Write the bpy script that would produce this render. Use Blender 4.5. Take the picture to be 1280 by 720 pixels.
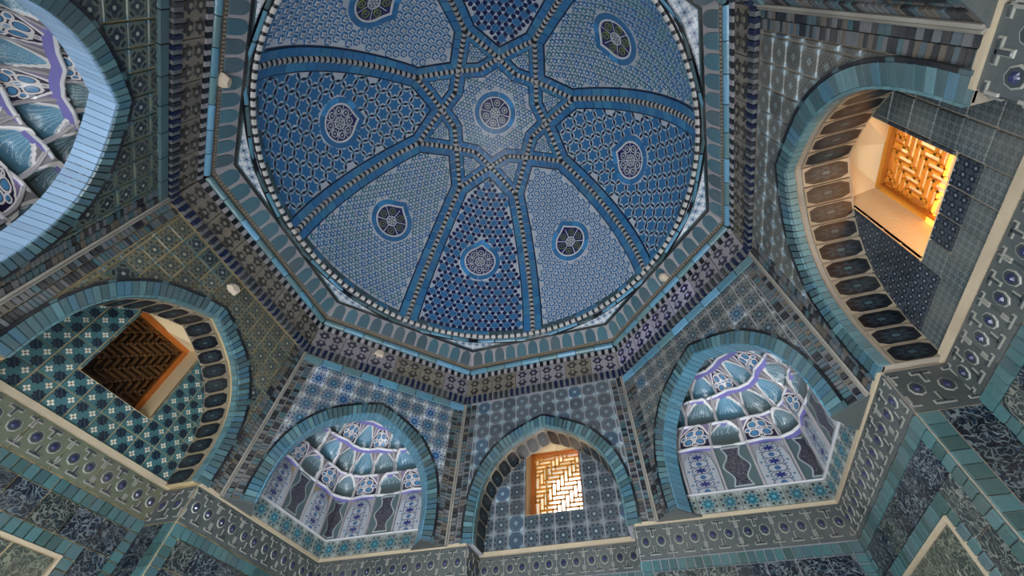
import bpy, math, random
import numpy as np
from mathutils import Vector

for o in list(bpy.data.objects): bpy.data.objects.remove(o)
SC = bpy.context.scene
COL = SC.collection
S = 2.6                      # metres per unit: one unit is half the width of the square chamber
PI = math.pi
T8 = math.tan(PI/8)
rnd = random.Random(7)

# ------------------------------------------------------------------ camera
cam = bpy.data.cameras.new('camera')
cam.sensor_width = 36.0
cam.lens = 531.0/1280*36
cam.shift_x = -14.92/1280
cam.shift_y = 9.1/1280
cam.clip_start = .02
co = bpy.data.objects.new('camera', cam); COL.objects.link(co)
co.location = (.4184*S, -.6619*S, -.6832*S)
co.rotation_euler = (2.4647, -.0124, .2937)
SC.camera = co

# ------------------------------------------------------------------ sky, sun, daylight through the door, exposure
W = bpy.data.worlds.new('sky'); SC.world = W; W.use_nodes = True
bg = W.node_tree.nodes['Background']
bg.inputs['Color'].default_value = (.86, .93, 1, 1)
bg.inputs['Strength'].default_value = 7.0

def add_light(name, kind, loc, rot, energy, color, **kw):
    l = bpy.data.lights.new(name, kind); l.energy = energy; l.color = color
    for k, v in kw.items(): setattr(l, k, v)
    o = bpy.data.objects.new(name, l); COL.objects.link(o)
    o.location = [c*S for c in loc]; o.rotation_euler = rot
    return o
add_light('sun', 'SUN', (0, 0, 9), (0, math.radians(57), math.radians(-6)), 52.0, (1, .9, .7), angle=.01)
# daylight falling in through the doorway of the south bay (behind the photographer)
add_light('door_daylight', 'AREA', (0, -1.1, -.86), (math.radians(90), 0, 0), 210, (.88, .93, 1), shape='RECTANGLE', size=.56*S, size_y=.86*S)

SC.view_settings.view_transform = 'Standard'
SC.view_settings.look = 'None'
SC.view_settings.gamma = 1
SC.view_settings.use_curve_mapping = False
SC.view_settings.exposure = 0.18

FLOOR = -1.32
LEAN = .058
REC = .13          # depth of the window bays

# ------------------------------------------------------------------ shader helpers
def lin(h):
    h = h.lstrip('#'); c = [int(h[i:i+2], 16)/255 for i in (0, 2, 4)]
    return tuple(((x/12.92) if x <= .04045 else ((x+.055)/1.055)**2.4) for x in c) + (1,)

class N:
    """number flowing through a node tree"""
    def __init__(s, t, v): s.t = t; s.v = v
    def op(s, o, *a):
        n = s.t.nodes.new('ShaderNodeMath'); n.operation = o
        for i, x in enumerate((s,)+a):
            x = x.v if isinstance(x, N) else x
            if isinstance(x, (int, float)): n.inputs[i].default_value = x
            else: s.t.links.new(x, n.inputs[i])
        return N(s.t, n.outputs[0])
    def __add__(s, o): return s.op('ADD', o)
    def __radd__(s, o): return s.op('ADD', o)
    def __sub__(s, o): return s.op('SUBTRACT', o)
    def __rsub__(s, o): return N(s.t, float(o)).op('SUBTRACT', s)
    def __mul__(s, o): return s.op('MULTIPLY', o)
    def __rmul__(s, o): return s.op('MULTIPLY', o)
    def __truediv__(s, o): return s.op('DIVIDE', o)
    def lt(s, o): return s.op('LESS_THAN', o)
    def gt(s, o): return s.op('GREATER_THAN', o)
    def frac(s): return s.op('FRACT')
    def floor(s): return s.op('FLOOR')
    def abs(s): return s.op('ABSOLUTE')
    def sin(s): return s.op('SINE')
    def cos(s): return s.op('COSINE')
    def sqrt(s): return s.op('SQRT')
    def mod(s, o): return s.op('FLOORED_MODULO', o)
    def atan2(s, o): return s.op('ARCTAN2', o)
    def max(s, o): return s.op('MAXIMUM', o)
    def min(s, o): return s.op('MINIMUM', o)
    def pow(s, o): return s.op('POWER', o)

def band(x, a, b): return x.gt(a)*x.lt(b)

class Shade:
    def __init__(s, name, rough=.35, spec=.5):
        m = bpy.data.materials.new(name); m.use_nodes = True
        s.m = m; s.t = m.node_tree; s.b = s.t.nodes['Principled BSDF']
        s.b.inputs['Roughness'].default_value = rough
        s.b.inputs['Specular IOR Level'].default_value = spec
    def uv(s):
        n = s.t.nodes.new('ShaderNodeUVMap'); x = s.t.nodes.new('ShaderNodeSeparateXYZ')
        s.t.links.new(n.outputs[0], x.inputs[0]); return N(s.t, x.outputs[0]), N(s.t, x.outputs[1])
    def random(s):
        n = s.t.nodes.new('ShaderNodeObjectInfo'); return N(s.t, n.outputs['Random'])
    def noise(s, scale, detail=3.0, w=None):
        g = s.t.nodes.new('ShaderNodeNewGeometry'); n = s.t.nodes.new('ShaderNodeTexNoise')
        n.inputs['Scale'].default_value = scale; n.inputs['Detail'].default_value = detail
        s.t.links.new(g.outputs['Position'], n.inputs['Vector']); return N(s.t, n.outputs[0])
    def mix(s, f, a, b, mode='MIX'):
        n = s.t.nodes.new('ShaderNodeMix'); n.data_type = 'RGBA'; n.blend_type = mode
        for i, x in ((0, f), (6, a), (7, b)):
            x = x.v if isinstance(x, N) else x
            if isinstance(x, str): x = lin(x)
            if isinstance(x, (int, float)) or isinstance(x, tuple): n.inputs[i].default_value = x
            else: s.t.links.new(x, n.inputs[i])
        return n.outputs[2]
    def done(s, col, vary=.3, dust='#6f6c66', dust_amt=.35, bump=None, dscale=3.0, bstr=.25):
        # per-piece firing difference, dust and worn glaze
        if vary:
            r = s.random()*vary + (1-vary*.55)
            c = s.t.nodes.new('ShaderNodeCombineColor')
            for i in range(3): s.t.links.new(r.v, c.inputs[i])
            col = s.mix(1.0, col, c.outputs[0], 'MULTIPLY')
        if dust_amt:
            d = (s.noise(dscale)-.42)*3.0
            d = d.max(0.0).min(1.0)*dust_amt
            col = s.mix(d, col, dust)
        if isinstance(col, (tuple, str)):
            s.b.inputs['Base Color'].default_value = lin(col) if isinstance(col, str) else col
        else: s.t.links.new(col, s.b.inputs['Base Color'])
        h = s.noise(38, 4)
        if bump is not None: h = h*.35 + bump
        n = s.t.nodes.new('ShaderNodeBump'); n.inputs['Strength'].default_value = bstr; n.inputs['Distance'].default_value = .012
        s.t.links.new(h.v, n.inputs['Height']); s.t.links.new(n.outputs[0], s.b.inputs['Normal'])
        return s.m

def plain(name, col, rough=.4, vary=.3, dust=.3, dustcol='#6f6c66', bstr=.25, spec=.5):
    s = Shade(name, rough, spec); return s.done(s.mix(0.0, col, col), vary, dustcol, dust, bstr=bstr)

def polar(u, v, cx=.5, cy=.5):
    x = (u-cx)*2.0; y = (v-cy)*2.0
    return (x*x+y*y).sqrt(), y.atan2(x), x, y

def rosette(name, ground, motif, dots, centre, n=8, corner=None, dust=.35, dustcol='#6f6c66', vary=.4, rough=.35, ring=True, frame=None):
    s = Shade(name, rough); u, v = s.uv(); r, th, x, y = polar(u, v)
    c = (th*float(n)).cos()
    col = s.mix(r.lt(c*.13+.56), ground, motif)
    if ring: col = s.mix(band(r, .66, .9)*c.lt(-.25), col, dots)
    col = s.mix(band(r, .2, .36)*c.gt(.0), col, dots)
    col = s.mix(r.lt(.17), col, centre)
    col = s.mix(x.abs().max(0.0).op('ADD', y.abs()).gt(1.5), col, corner or motif)
    if frame: col = s.mix(x.abs().max(y.abs()).gt(.93), col, frame)
    return s.done(col, vary, dustcol, dust, bump=r.lt(c*.13+.56), bstr=.35)

def dotted_square(name, ground, dots, centre, k=7.0, dust=.35, dustcol='#6f6c66'):
    s = Shade(name, .38); u, v = s.uv(); r, th, x, y = polar(u, v)
    a = ((x+y)*k*.5).frac()-.5; b = ((x-y)*k*.5).frac()-.5
    d = (a*a+b*b).sqrt().lt(.3)
    dia = x.abs()+y.abs()
    col = s.mix(d*band(dia, .34, 1.02), ground, dots)
    col = s.mix(dia.lt(.26), col, centre); col = s.mix(dia.lt(.12), col, ground)
    col = s.mix(dia.gt(1.45), col, centre)
    return s.done(col, .45, dustcol, dust, bump=d, bstr=.3)

def flower_checker(name, ground, dark, white, eye, k=2.0, dust=.12, dustcol='#6b6650', vary=.25):
    s = Shade(name, .3); u, v = s.uv()
    U = u*k; V = v*k
    par = (U.floor()+V.floor()).mod(2.0)
    x = (U.frac()-.5)*2.0; y = (V.frac()-.5)*2.0
    r = (x*x+y*y).sqrt(); th = y.atan2(x)
    blob = r.lt((th*8.0).cos()*.12+.86)
    pet = r.lt((th*2.0).cos().abs()*.42+.2)
    col = s.mix(blob*par, ground, dark)
    col = s.mix(pet*(1.0-par), col, white)
    col = s.mix(r.lt(.16)*(1.0-par), col, eye)
    st = ((x+y)*7.0).sin().gt(.55)*blob*par*r.lt(.6)
    col = s.mix(st*.35, col, ground)
    return s.done(col, vary, dustcol, dust, bump=pet*(1.0-par), bstr=.35)

def star_dots(name, ground, motif, dot, k=3.0, dust=.15, dustcol='#55544f'):
    s = Shade(name, .35); u, v = s.uv(); U = u*k; V = v*k
    x = (U.frac()-.5)*2.0; y = (V.frac()-.5)*2.0
    r = (x*x+y*y).sqrt(); th = y.atan2(x)
    col = s.mix(r.lt((th*6.0).cos()*.18+.8), ground, motif)
    col = s.mix(r.lt((th*5.0).cos()*.08+.26), col, dot)
    return s.done(col, .4, dustcol, dust, bump=r.lt(.3), bstr=.3)

def scroll(name, ground, line, fill, k=2.0, dust=.35, dustcol='#5f5d58'):
    """carved script and tendrils: contour lines of a warped field"""
    s = Shade(name, .32); u, v = s.uv()
    n1 = s.noise(13.0, 1.0); n2 = s.noise(23.0, 1.0)
    f = (n1*6.0+u*k).frac()
    ln = (n1-.5).abs().lt(.02).max((n2-.5).abs().lt(.022)).max((n1-.62).abs().lt(.014))
    col = s.mix(ln, ground, line)
    col = s.mix(band(f, .75, .86), col, fill)
    return s.done(col, .4, dustcol, dust, bump=ln, bstr=.8)

M = {}
# --- glazes
M['teal'] = plain('teal_glaze', '#587b81', .28, .3, .3)
M['teal2'] = plain('turquoise_glaze', '#56869a', .25, .3, .25)
M['tealdk'] = plain('dark_teal_glaze', '#425d62', .3, .35, .35)
M['blue'] = plain('dome_blue_glaze', '#3672a2', .38, .25, .15)
M['strip2'] = plain('dome_turquoise_glaze', '#407ea4', .38, .25, .2)
M['cable_w'] = plain('bead_white', '#b9b6b2', .4, 0, .3, '#7f7b76')
M['dome_ground'] = plain('dome_ground', '#bcc2ca', .55, 0, .4, '#848f9c')
M['arc1'] = plain('arcade_teal', '#4c6f7b', .3, .3, .3)
M['arc2'] = plain('arcade_slate', '#50636b', .3, .3, .35)
M['blue2'] = plain('pale_blue_glaze', '#4690c6', .22, .3, .1)
M['navy'] = plain('navy_glaze', '#101a3c', .3, .3, .15)
M['ink'] = plain('black_glaze', '#15161c', .35, .4, .2)
M['white'] = plain('white_glaze', '#d2d2d4', .4, .2, .25, '#8d897f')
M['cream'] = plain('cream_plaster', '#b7a88e', .8, .2, .4, '#8a8070', spec=.2)
M['grout'] = plain('grey_grout', '#8f8b82', .85, .0, .5, '#69655c', spec=.2)
M['lav_lit'] = plain('lit_lavender_glaze', '#7d78b8', .3, .3, .15)  # violet-white glaze, with the light from below put into its lavender
M['cobalt'] = plain('cobalt_glaze', '#2b3fa0', .25, .3, .1)
M['plaster'] = plain('wall_plaster', '#a89c86', .85, 0, .5, '#7a7263', spec=.2)
M['stone'] = plain('floor_marble', '#b9b6b0', .5, 0, .3, '#8d8a84')
M['lit_soff'] = plain('lit_soffit_glaze', '#9dbddc', .25, .2, .1)  # blue glaze made paler: light from below painted into the southwest soffit
M['arch_deep'] = plain('deep_arch_glaze', '#446878', .28, .25, .3)
M['low1'] = plain('lower_teal', '#436668', .3, .3, .35)
M['low2'] = plain('lower_dark_teal', '#385453', .3, .3, .35)
M['roll_hi'] = plain('roll_pale_glaze', '#6698b4', .25, .2, .2)
M['gold'] = plain('ochre_glaze', '#6f6250', .5, .3, .4)
# --- tiles
M['t_n'] = dotted_square('tile_slate_dots', '#565d63', '#1d2533', '#7e979c', 5.0, .25)
M['t_n2'] = dotted_square('tile_navy_dots', '#4b5f70', '#141c34', '#8fa6ae', 5.0, .2)
M['t_nin'] = rosette('tile_grey_rosette', '#50595f', '#36454f', '#1b222d', '#8a9698', 8, '#6f7a7e', .25)
M['t_w'] = rosette('tile_warm_rosette', '#6e6a57', '#3c4e4e', '#262b2c', '#a59c80', 8, '#3f5658', .3, '#7a7055')  # green-brown tile, with the west side's warm light in its tones
M['t_win'] = flower_checker('tile_flower_checker', '#3f676b', '#141c2e', '#cfc9b4', '#5a3a24')
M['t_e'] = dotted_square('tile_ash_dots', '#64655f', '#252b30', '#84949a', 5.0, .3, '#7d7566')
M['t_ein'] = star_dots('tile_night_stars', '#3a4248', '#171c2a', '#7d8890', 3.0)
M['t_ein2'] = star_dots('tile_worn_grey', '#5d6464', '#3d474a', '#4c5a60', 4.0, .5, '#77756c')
M['t_nw'] = rosette('tile_blue_mosaic', '#74808a', '#2f5a72', '#1a2340', '#5b8fa4', 10, '#aab2b4', .25)
M['t_nw2'] = rosette('tile_indigo_mosaic', '#8b98a6', '#28507a', '#10183a', '#3f7fa6', 10, '#b7c0c8', .1)
M['t_ne'] = rosette('tile_ash_circle', '#686a68', '#3a4b52', '#1f252b', '#71868a', 8, '#7a7c78', .3)
M['t_sw'] = rosette('tile_dark_cross', '#5b6459', '#27333c', '#171f28', '#9aa09a', 4, '#3e5a60', .25, '#6b6350')
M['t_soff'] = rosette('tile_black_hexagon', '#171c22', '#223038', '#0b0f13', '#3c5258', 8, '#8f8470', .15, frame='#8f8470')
M['frz'] = rosette('frieze_palmette', '#8d8789', '#3d3a50', '#1e1e34', '#8d8789', 4, '#2a2a44', .35)
M['frz_b'] = rosette('frieze_palmette_tan', '#83796a', '#45423f', '#26262a', '#83796a', 4, '#33322f', .4, '#7d7160')
M['script'] = scroll('carved_script_tile', '#121722', '#626c6e', '#22384a')
M['script2'] = scroll('carved_tendril_tile', '#23292b', '#73776e', '#334c54')
M['tband'] = plain('interlace_ground', '#4a5050', .4, .35, .35)
M['tbandw'] = plain('interlace_relief', '#8a8a82', .4, .2, .3)
M['field'] = scroll('lower_field_tile', '#333c38', '#7a7c6c', '#4c5c56', 3.0, .4, '#6e6a58')
M['mosaic'] = rosette('turquoise_rosette_mosaic', '#7c8580', '#2f6a78', '#20303a', '#3f8fa0', 8, '#9aa19c', .25)
# --- lancet panels and muqarnas faces (uv across the face)
def lancet_white():
    s = Shade('lancet_white_star_panel', .35); u, v = s.uv()
    a = (v*3.0).frac()
    r, th, x, y = polar(u, a); r2, th2, x2, y2 = polar(u, (v*3.0+.5).frac())
    y = y*.9
    col = s.mix(r.lt((th*8.0).cos()*.1+.34), '#a6aab0', '#22306a')
    col = s.mix(band(r, .52, .6), col, '#4d5968'); col = s.mix(band(r2, .52, .6), col, '#4d5968')
    col = s.mix(band(r, .7, .86)*(th*8.0).cos().gt(.4), col, '#3d6a8a')
    col = s.mix(r2.lt(.2), col, '#3a5f86')
    arch = v.gt(.97-(u-.5).abs().pow(1.7)*.62)
    col = s.mix(arch, col, '#55666c')
    return s.done(col, .15, dust_amt=.2, bump=r, bstr=.2)
def lancet_dark():
    s = Shade('lancet_dark_cartouche_panel', .35); u, v = s.uv()
    x = ((u-.5)*2.0).abs()
    w = (v*12.6).cos()*.13+.56-((v-.5).abs()*.45)
    ins = x.lt(w)*band(v, .08, .93)
    edge = x.lt(w+.09)*band(v, .04, .97)
    n = s.noise(22, 1.0); fl = band((n*9.0+v*5.0).frac(), .3, .5)
    col = s.mix(edge, '#4d6062', '#9aa3a4')
    col = s.mix(ins, col, '#23232f')
    col = s.mix(fl*ins, col, '#71707c')
    return s.done(col, .2, dust_amt=.25, bump=ins, bstr=.3)
def arch_h(u):       # outline of a pointed cell front in uv
    return .96-((u-.5).abs()*2.0).pow(2.0)*.5
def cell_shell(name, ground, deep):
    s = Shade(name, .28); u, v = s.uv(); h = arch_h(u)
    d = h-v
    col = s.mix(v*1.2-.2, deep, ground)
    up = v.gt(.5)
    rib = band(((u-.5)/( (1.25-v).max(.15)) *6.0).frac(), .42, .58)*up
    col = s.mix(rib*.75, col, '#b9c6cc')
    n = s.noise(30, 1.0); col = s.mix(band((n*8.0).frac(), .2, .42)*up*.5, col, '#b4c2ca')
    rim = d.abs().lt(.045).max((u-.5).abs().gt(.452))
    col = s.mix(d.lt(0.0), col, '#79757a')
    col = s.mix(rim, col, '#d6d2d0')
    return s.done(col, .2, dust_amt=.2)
def cell_ornate():
    s = Shade('muqarnas_ornate_face', .28); u, v = s.uv(); h = arch_h(u); d = h-v
    x = ((u-.5)*2.0).abs()
    def ring(cx, cy, R, w, sy=1.25):
        a = x-cx; b = (v-cy)*2.0/sy*1.25
        return ((a*a+b*b).sqrt()-R).abs().lt(w)
    def disc(cx, cy, R):
        a = x-cx; b = (v-cy)*2.0
        return (a*a+b*b).sqrt().lt(R)
    col = s.mix(disc(.3, .62, .19).max(disc(.36, .27, .2)).max(disc(0.0, .44, .12)).max(disc(.62, .45, .12)), '#241f3a', '#4a7fa8')
    ln = ring(.3, .62, .27, .045).max(ring(.36, .27, .29, .045)).max(ring(0.0, .8, .13, .045)).max(ring(0.0, .45, .16, .045)).max(ring(.66, .45, .16, .04)).max(ring(.0, .14, .16, .04)).max(x.lt(.03))
    col = s.mix(ln, col, '#d2cdcc')
    col = s.mix(d.lt(0.0), col, '#7d6f8c')
    col = s.mix(d.abs().lt(.05).max((u-.5).abs().gt(.445)).max(v.lt(.04)), col, '#d8d3d2')
    return s.done(col, .15, dust_amt=.15, bump=ln, bstr=.5)
M['lw'] = lancet_white(); M['ld'] = lancet_dark()
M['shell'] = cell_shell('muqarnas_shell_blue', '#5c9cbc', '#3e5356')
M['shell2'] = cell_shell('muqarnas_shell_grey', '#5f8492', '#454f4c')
M['orn'] = cell_ornate()
M['pend'] = star_dots('pendentive_white_lattice', '#c7c9cd', '#8c9db0', '#22304e', 2.0)
def wood(name, col, trans):
    s = Shade(name, .45); s.done(s.mix(0.0, col, col), .25, '#3a2a18', .2)
    if trans:
        t = s.t; tr = t.nodes.new('ShaderNodeBsdfTranslucent'); tr.inputs[0].default_value = lin(trans)
        mx = t.nodes.new('ShaderNodeMixShader'); mx.inputs[0].default_value = .5
        out = [n for n in t.nodes if n.type == 'OUTPUT_MATERIAL'][0]
        t.links.new(s.b.outputs[0], mx.inputs[1]); t.links.new(tr.outputs[0], mx.inputs[2]); t.links.new(mx.outputs[0], out.inputs[0])
    return s.m
M['wood_brown'] = wood('brown_grille_wood', '#583a1d', None)
M['wood_orange'] = wood('orange_frame_wood', '#b0601f', None)
M['wood_sunlit'] = wood('sunlit_grille_wood', '#a8702a', '#e09a30')  # sun glow on the bars put into gold colour and translucency
M['reveal'] = plain('reveal_plaster', '#d3bc94', .8, .1, .15, '#b48c50', spec=.2)
M['ochre'] = plain('ochre_brick_wall', '#c9a25a', .9, 0, .3, '#a67c3a', spec=.1)

# ------------------------------------------------------------------ mesh helpers
class MB:
    def __init__(s): s.v = []; s.f = []; s.m = []; s.uv = []
    def add(s, vs, fs, mat=0, uv=None):
        b = len(s.v); s.v += [tuple(c*S for c in p) for p in vs]
        for f in fs:
            s.f.append([b+i for i in f]); s.m.append(mat)
            s.uv.append([uv[i] if uv else (0, 0) for i in f])
    def mesh(s, name, mats, smooth=False):
        me = bpy.data.meshes.new(name); me.from_pydata(s.v, [], s.f)
        for m in (mats if isinstance(mats, (list, tuple)) else [mats]): me.materials.append(m)
        me.polygons.foreach_set('material_index', s.m)
        ul = me.uv_layers.new(name='UVMap')
        ul.data.foreach_set('uv', [c for f in s.uv for p in f for c in p])
        if smooth: me.polygons.foreach_set('use_smooth', [True]*len(s.f))
        me.update(); return me
def link(name, me, parent=None, kind=None, label=None, cat=None, group=None, rz=0.0):
    o = bpy.data.objects.new(name, me); COL.objects.link(o)
    o.parent = parent; o.rotation_euler = (0, 0, rz)
    tag(o, kind, label, cat, group); return o
def tag(o, kind=None, label=None, cat=None, group=None):
    for k, x in (('kind', kind), ('label', label), ('category', cat), ('group', group)):
        if x: o[k] = x
def copy_tree(o, parent=None, rz=None):
    c = o.copy(); COL.objects.link(c); c.parent = parent
    if rz is not None: c.rotation_euler = (0, 0, rz)
    for ch in KIDS.get(o.name, ()): copy_kid(ch, c)
    return c
KIDS = {}
def kids_index():
    KIDS.clear()
    for o in bpy.data.objects:
        if o.parent: KIDS.setdefault(o.parent.name, []).append(o)
def copy_kid(ch, par):
    k = ch.copy(); COL.objects.link(k); k.parent = par
    for g in KIDS.get(ch.name, ()): copy_kid(g, k)
    return k
def own_mat(o, m):
    o.material_slots[0].link = 'OBJECT'; o.material_slots[0].material = m

def clip(poly, a, b, keep_left=True):
    """convex clip of poly by the line a->b"""
    out = []; n = len(poly)
    def side(p):
        d = (b[0]-a[0])*(p[1]-a[1])-(b[1]-a[1])*(p[0]-a[0]); return d if keep_left else -d
    for i in range(n):
        p, q = poly[i], poly[(i+1) % n]; sp, sq = side(p), side(q)
        if sp >= 0: out.append(p)
        if (sp > 0 and sq < 0) or (sp < 0 and sq > 0):
            t = sp/(sp-sq); out.append((p[0]+(q[0]-p[0])*t, p[1]+(q[1]-p[1])*t))
    return out
def area(p): return .5*sum(p[i][0]*p[(i+1) % len(p)][1]-p[(i+1) % len(p)][0]*p[i][1] for i in range(len(p)))
def inside_convex(poly, hole):
    for i in range(len(hole)):
        if len(poly) < 3: return []
        poly = clip(poly, hole[i], hole[(i+1) % len(hole)], True)
    return poly
def minus_convex(poly, hole):
    """poly minus a convex ccw hole: list of convex pieces"""
    if len(inside_convex(poly, hole)) < 3 or abs(area(inside_convex(poly, hole))) < 1e-7: return [poly]
    out = []; cur = poly
    for i in range(len(hole)):
        a, b = hole[i], hole[(i+1) % len(hole)]
        o = clip(cur, a, b, False)
        if len(o) >= 3 and abs(area(o)) > 2e-6: out.append(o)
        cur = clip(cur, a, b, True)
        if len(cur) < 3: break
    return out
def prism(mb, poly, F, w0, w1, mat=0, ch=.0, uvbox=None, sidemat=None):
    """plate on a wall: front at w0 (towards the room), back at w1"""
    n = len(poly)
    cx = sum(p[0] for p in poly)/n; cy = sum(p[1] for p in poly)/n
    if uvbox: uv = [((p[0]-uvbox[0])/uvbox[2], (p[1]-uvbox[1])/uvbox[3]) for p in poly]
    else: uv = [(p[0]*10, p[1]*10) for p in poly]
    if ch:
        R = max(math.hypot(p[0]-cx, p[1]-cy) for p in poly); k = max(.5, 1-ch/R*1.4)
        fp = [(cx+(p[0]-cx)*k, cy+(p[1]-cy)*k) for p in poly]
    else: fp = poly
    vs = [F(p[0], p[1], w0) for p in fp]+[F(p[0], p[1], w0+(w1-w0)*(.5 if ch else 1)) for p in poly]+[F(p[0], p[1], w1) for p in poly]
    fs = [list(range(n))]+[[i, n+i, n+(i+1) % n, (i+1) % n] for i in range(n)]
    mb.add(vs[:2*n], fs[:1], mat, uv*2)
    mb.add(vs[:2*n], fs[1:], sidemat if sidemat is not None else mat, uv*2)
    if ch: mb.add(vs[n:], [[i, n+i, n+(i+1) % n, (i+1) % n] for i in range(n)], sidemat if sidemat is not None else mat, uv*2)
def rect(x0, z0, x1, z1): return [(x0, z0), (x1, z0), (x1, z1), (x0, z1)]
def sweep(mb, path, prof, mat=0, closed_prof=False):
    """path: list of (point, right, up) frames; prof: 2-d points"""
    n = len(prof); vs = []
    for P, r, u in path:
        for a, b in prof: vs.append(tuple(P[i]+r[i]*a+u[i]*b for i in range(3)))
    fs = []
    for i in range(len(path)-1):
        for j in range(n if closed_prof else n-1):
            k = (j+1) % n; fs.append([i*n+j, i*n+k, (i+1)*n+k, (i+1)*n+j])
    mb.add(vs, fs, mat)

# canonical side of the octagon: outward normal +y, u to the right seen from inside
def FW(u, z, w): return (u, 1-LEAN*max(z, 0)+w, z)
def FR(u, z, w): return (u, 1+REC+w, z)
def FC(u, z, w): return (u, 1+w, z)
SIDES = {'north': 0, 'east': -PI/2, 'south': PI, 'west': PI/2}
DIAG = {'northeast': -PI/4, 'northwest': PI/4, 'southwest': 3*PI/4, 'southeast': -3*PI/4}

# arch profile, right half, from springing to apex
def smooth(pts, n=26):
    pts = [np.array(p) for p in pts]; out = []
    P = [2*pts[0]-pts[1]]+pts+[pts[-1]+(pts[-1]-pts[-2])]
    for i in range(1, len(P)-2):
        for t in np.linspace(0, 1, 8, endpoint=False):
            a, b, c, d = P[i-1:i+3]
            out.append(.5*((2*b)+(-a+c)*t+(2*a-5*b+4*c-d)*t*t+(-a+3*b-3*c+d)*t**3))
    out.append(pts[-1]); out = np.array(out)
    L = np.concatenate([[0], np.cumsum(np.hypot(*np.diff(out, axis=0).T))])
    s = np.linspace(0, L[-1], n)
    return [(float(np.interp(x, L, out[:, 0])), float(np.interp(x, L, out[:, 1]))) for x in s]
NA = 33
OUT = smooth([(.346, 0), (.346, .09), (.336, .18), (.312, .265), (.27, .34), (.2, .415), (.1, .47), (0, .509)], NA)
INN = smooth([(.304, 0), (.304, .09), (.293, .18), (.27, .252), (.23, .319), (.166, .382), (.083, .431), (0, .466)], NA)
def full(half): return half + [(-x, z) for x, z in reversed(half[:-1])]     # right foot -> apex -> left foot (ccw closed by the sill)
OUTP, INNP = full(OUT), full(INN)
def hw(z): return (1-LEAN*z)*T8
HWT = .0                                    # trapezoid of the face
TOPZ = .66

def face_outline(m=0.0): return [(-(hw(0)-m), 0), (hw(0)-m, 0), (hw(TOPZ)-m, TOPZ), (-(hw(TOPZ)-m), TOPZ)]

# ------------------------------------------------------------------ canonical octagon face with arch (wall sheet, tiles, bricks, piers)
PT = .0655
def face_sheet():
    mb = MB()
    for p in minus_convex(face_outline(), INNP): prism(mb, p, FW, 0, .004)
    return mb
def build_face_parts(parent, tmat, tmat2, ptile2, seed, full_parts=True):
    r = random.Random(seed)
    out = face_outline(.066)
    nx = 12
    for i in range(-nx//2, nx//2):
        for j in range(10):
            x0, z0 = i*PT, .64-(j+1)*PT
            cell = rect(x0+.0026, z0+.0026, x0+PT-.0026, z0+PT-.0026)
            cell = [p for p in cell]
            cell = inside_convex(cell, out)
            if len(cell) < 3 or abs(area(cell)) < 2e-4: continue
            ps = minus_convex(cell, full([(x*1.02, z*1.015) for x, z in OUT]))
            ps = [p for p in ps if abs(area(p)) > 2e-5]
            if not ps: continue
            mb = MB(); w = -.005-r.random()*.003
            for p in ps: prism(mb, p, FW, w, 0, 0, .0016 if len(ps) == 1 else 0, (x0, z0, PT, PT))
            m = tmat2 if r.random() < ptile2 else tmat
            link('tile', mb.mesh('tile', m), parent)
    # arch bricks: face and underside in one L-shaped brick
    n = len(OUTP)-1
    for i in range(n):
        mb = MB(); g = .06
        def lp(a, b, t): return (a[0]+(b[0]-a[0])*t, a[1]+(b[1]-a[1])*t)
        o0, o1 = lp(OUTP[i], OUTP[i+1], g), lp(OUTP[i], OUTP[i+1], 1-g)
        i0, i1 = lp(INNP[i], INNP[i+1], g), lp(INNP[i], INNP[i+1], 1-g)
        w = -.0105-r.random()*.002
        prism(mb, [o0, o1, i1, i0], FW, w, 0, 0, .0015)
        link('arch_brick', mb.mesh('arch_brick', r.choice([M['teal'], M['tealdk'], M['tealdk'], M['arch_deep']])), parent)
    mb = MB()
    for i in range(n):                                            # edging rods round the arch, black with pale gaps
        mb2 = mb
        a = [(OUTP[i][0]*1.0, OUTP[i][1]), (OUTP[i+1][0], OUTP[i+1][1])]
        k = 1.02
        b = [(a[1][0]*k, a[1][1]*1.015), (a[0][0]*k, a[0][1]*1.015)]
        prism(mb, [a[0], a[1], b[0], b[1]], FW, -.013, 0, 0 if i % 7 else 1)
    link('arch_edging', mb.mesh('arch_edging', [M['ink'], M['tealdk']]), parent)
def soffit_bricks(parent, mat, depth=.055, seed=1):
    n = len(INNP)-1; r = random.Random(seed)
    for i in range(n):
        mb = MB(); g = .05
        a = [INNP[i][k]+(INNP[i+1][k]-INNP[i][k])*g for k in (0, 1)]; b = [INNP[i][k]+(INNP[i+1][k]-INNP[i][k])*(1-g) for k in (0, 1)]
        t = .006; cx, cz = 0, .15
        def inn(p): d = math.hypot(p[0]-cx, p[1]-cz); return (p[0]-(p[0]-cx)/d*t, p[1]-(p[1]-cz)/d*t)
        prism(mb, [a, b, inn(b), inn(a)], FW, -.008, depth, 0)
        link('soffit_brick', mb.mesh('soffit_brick', mat), parent)
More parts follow.
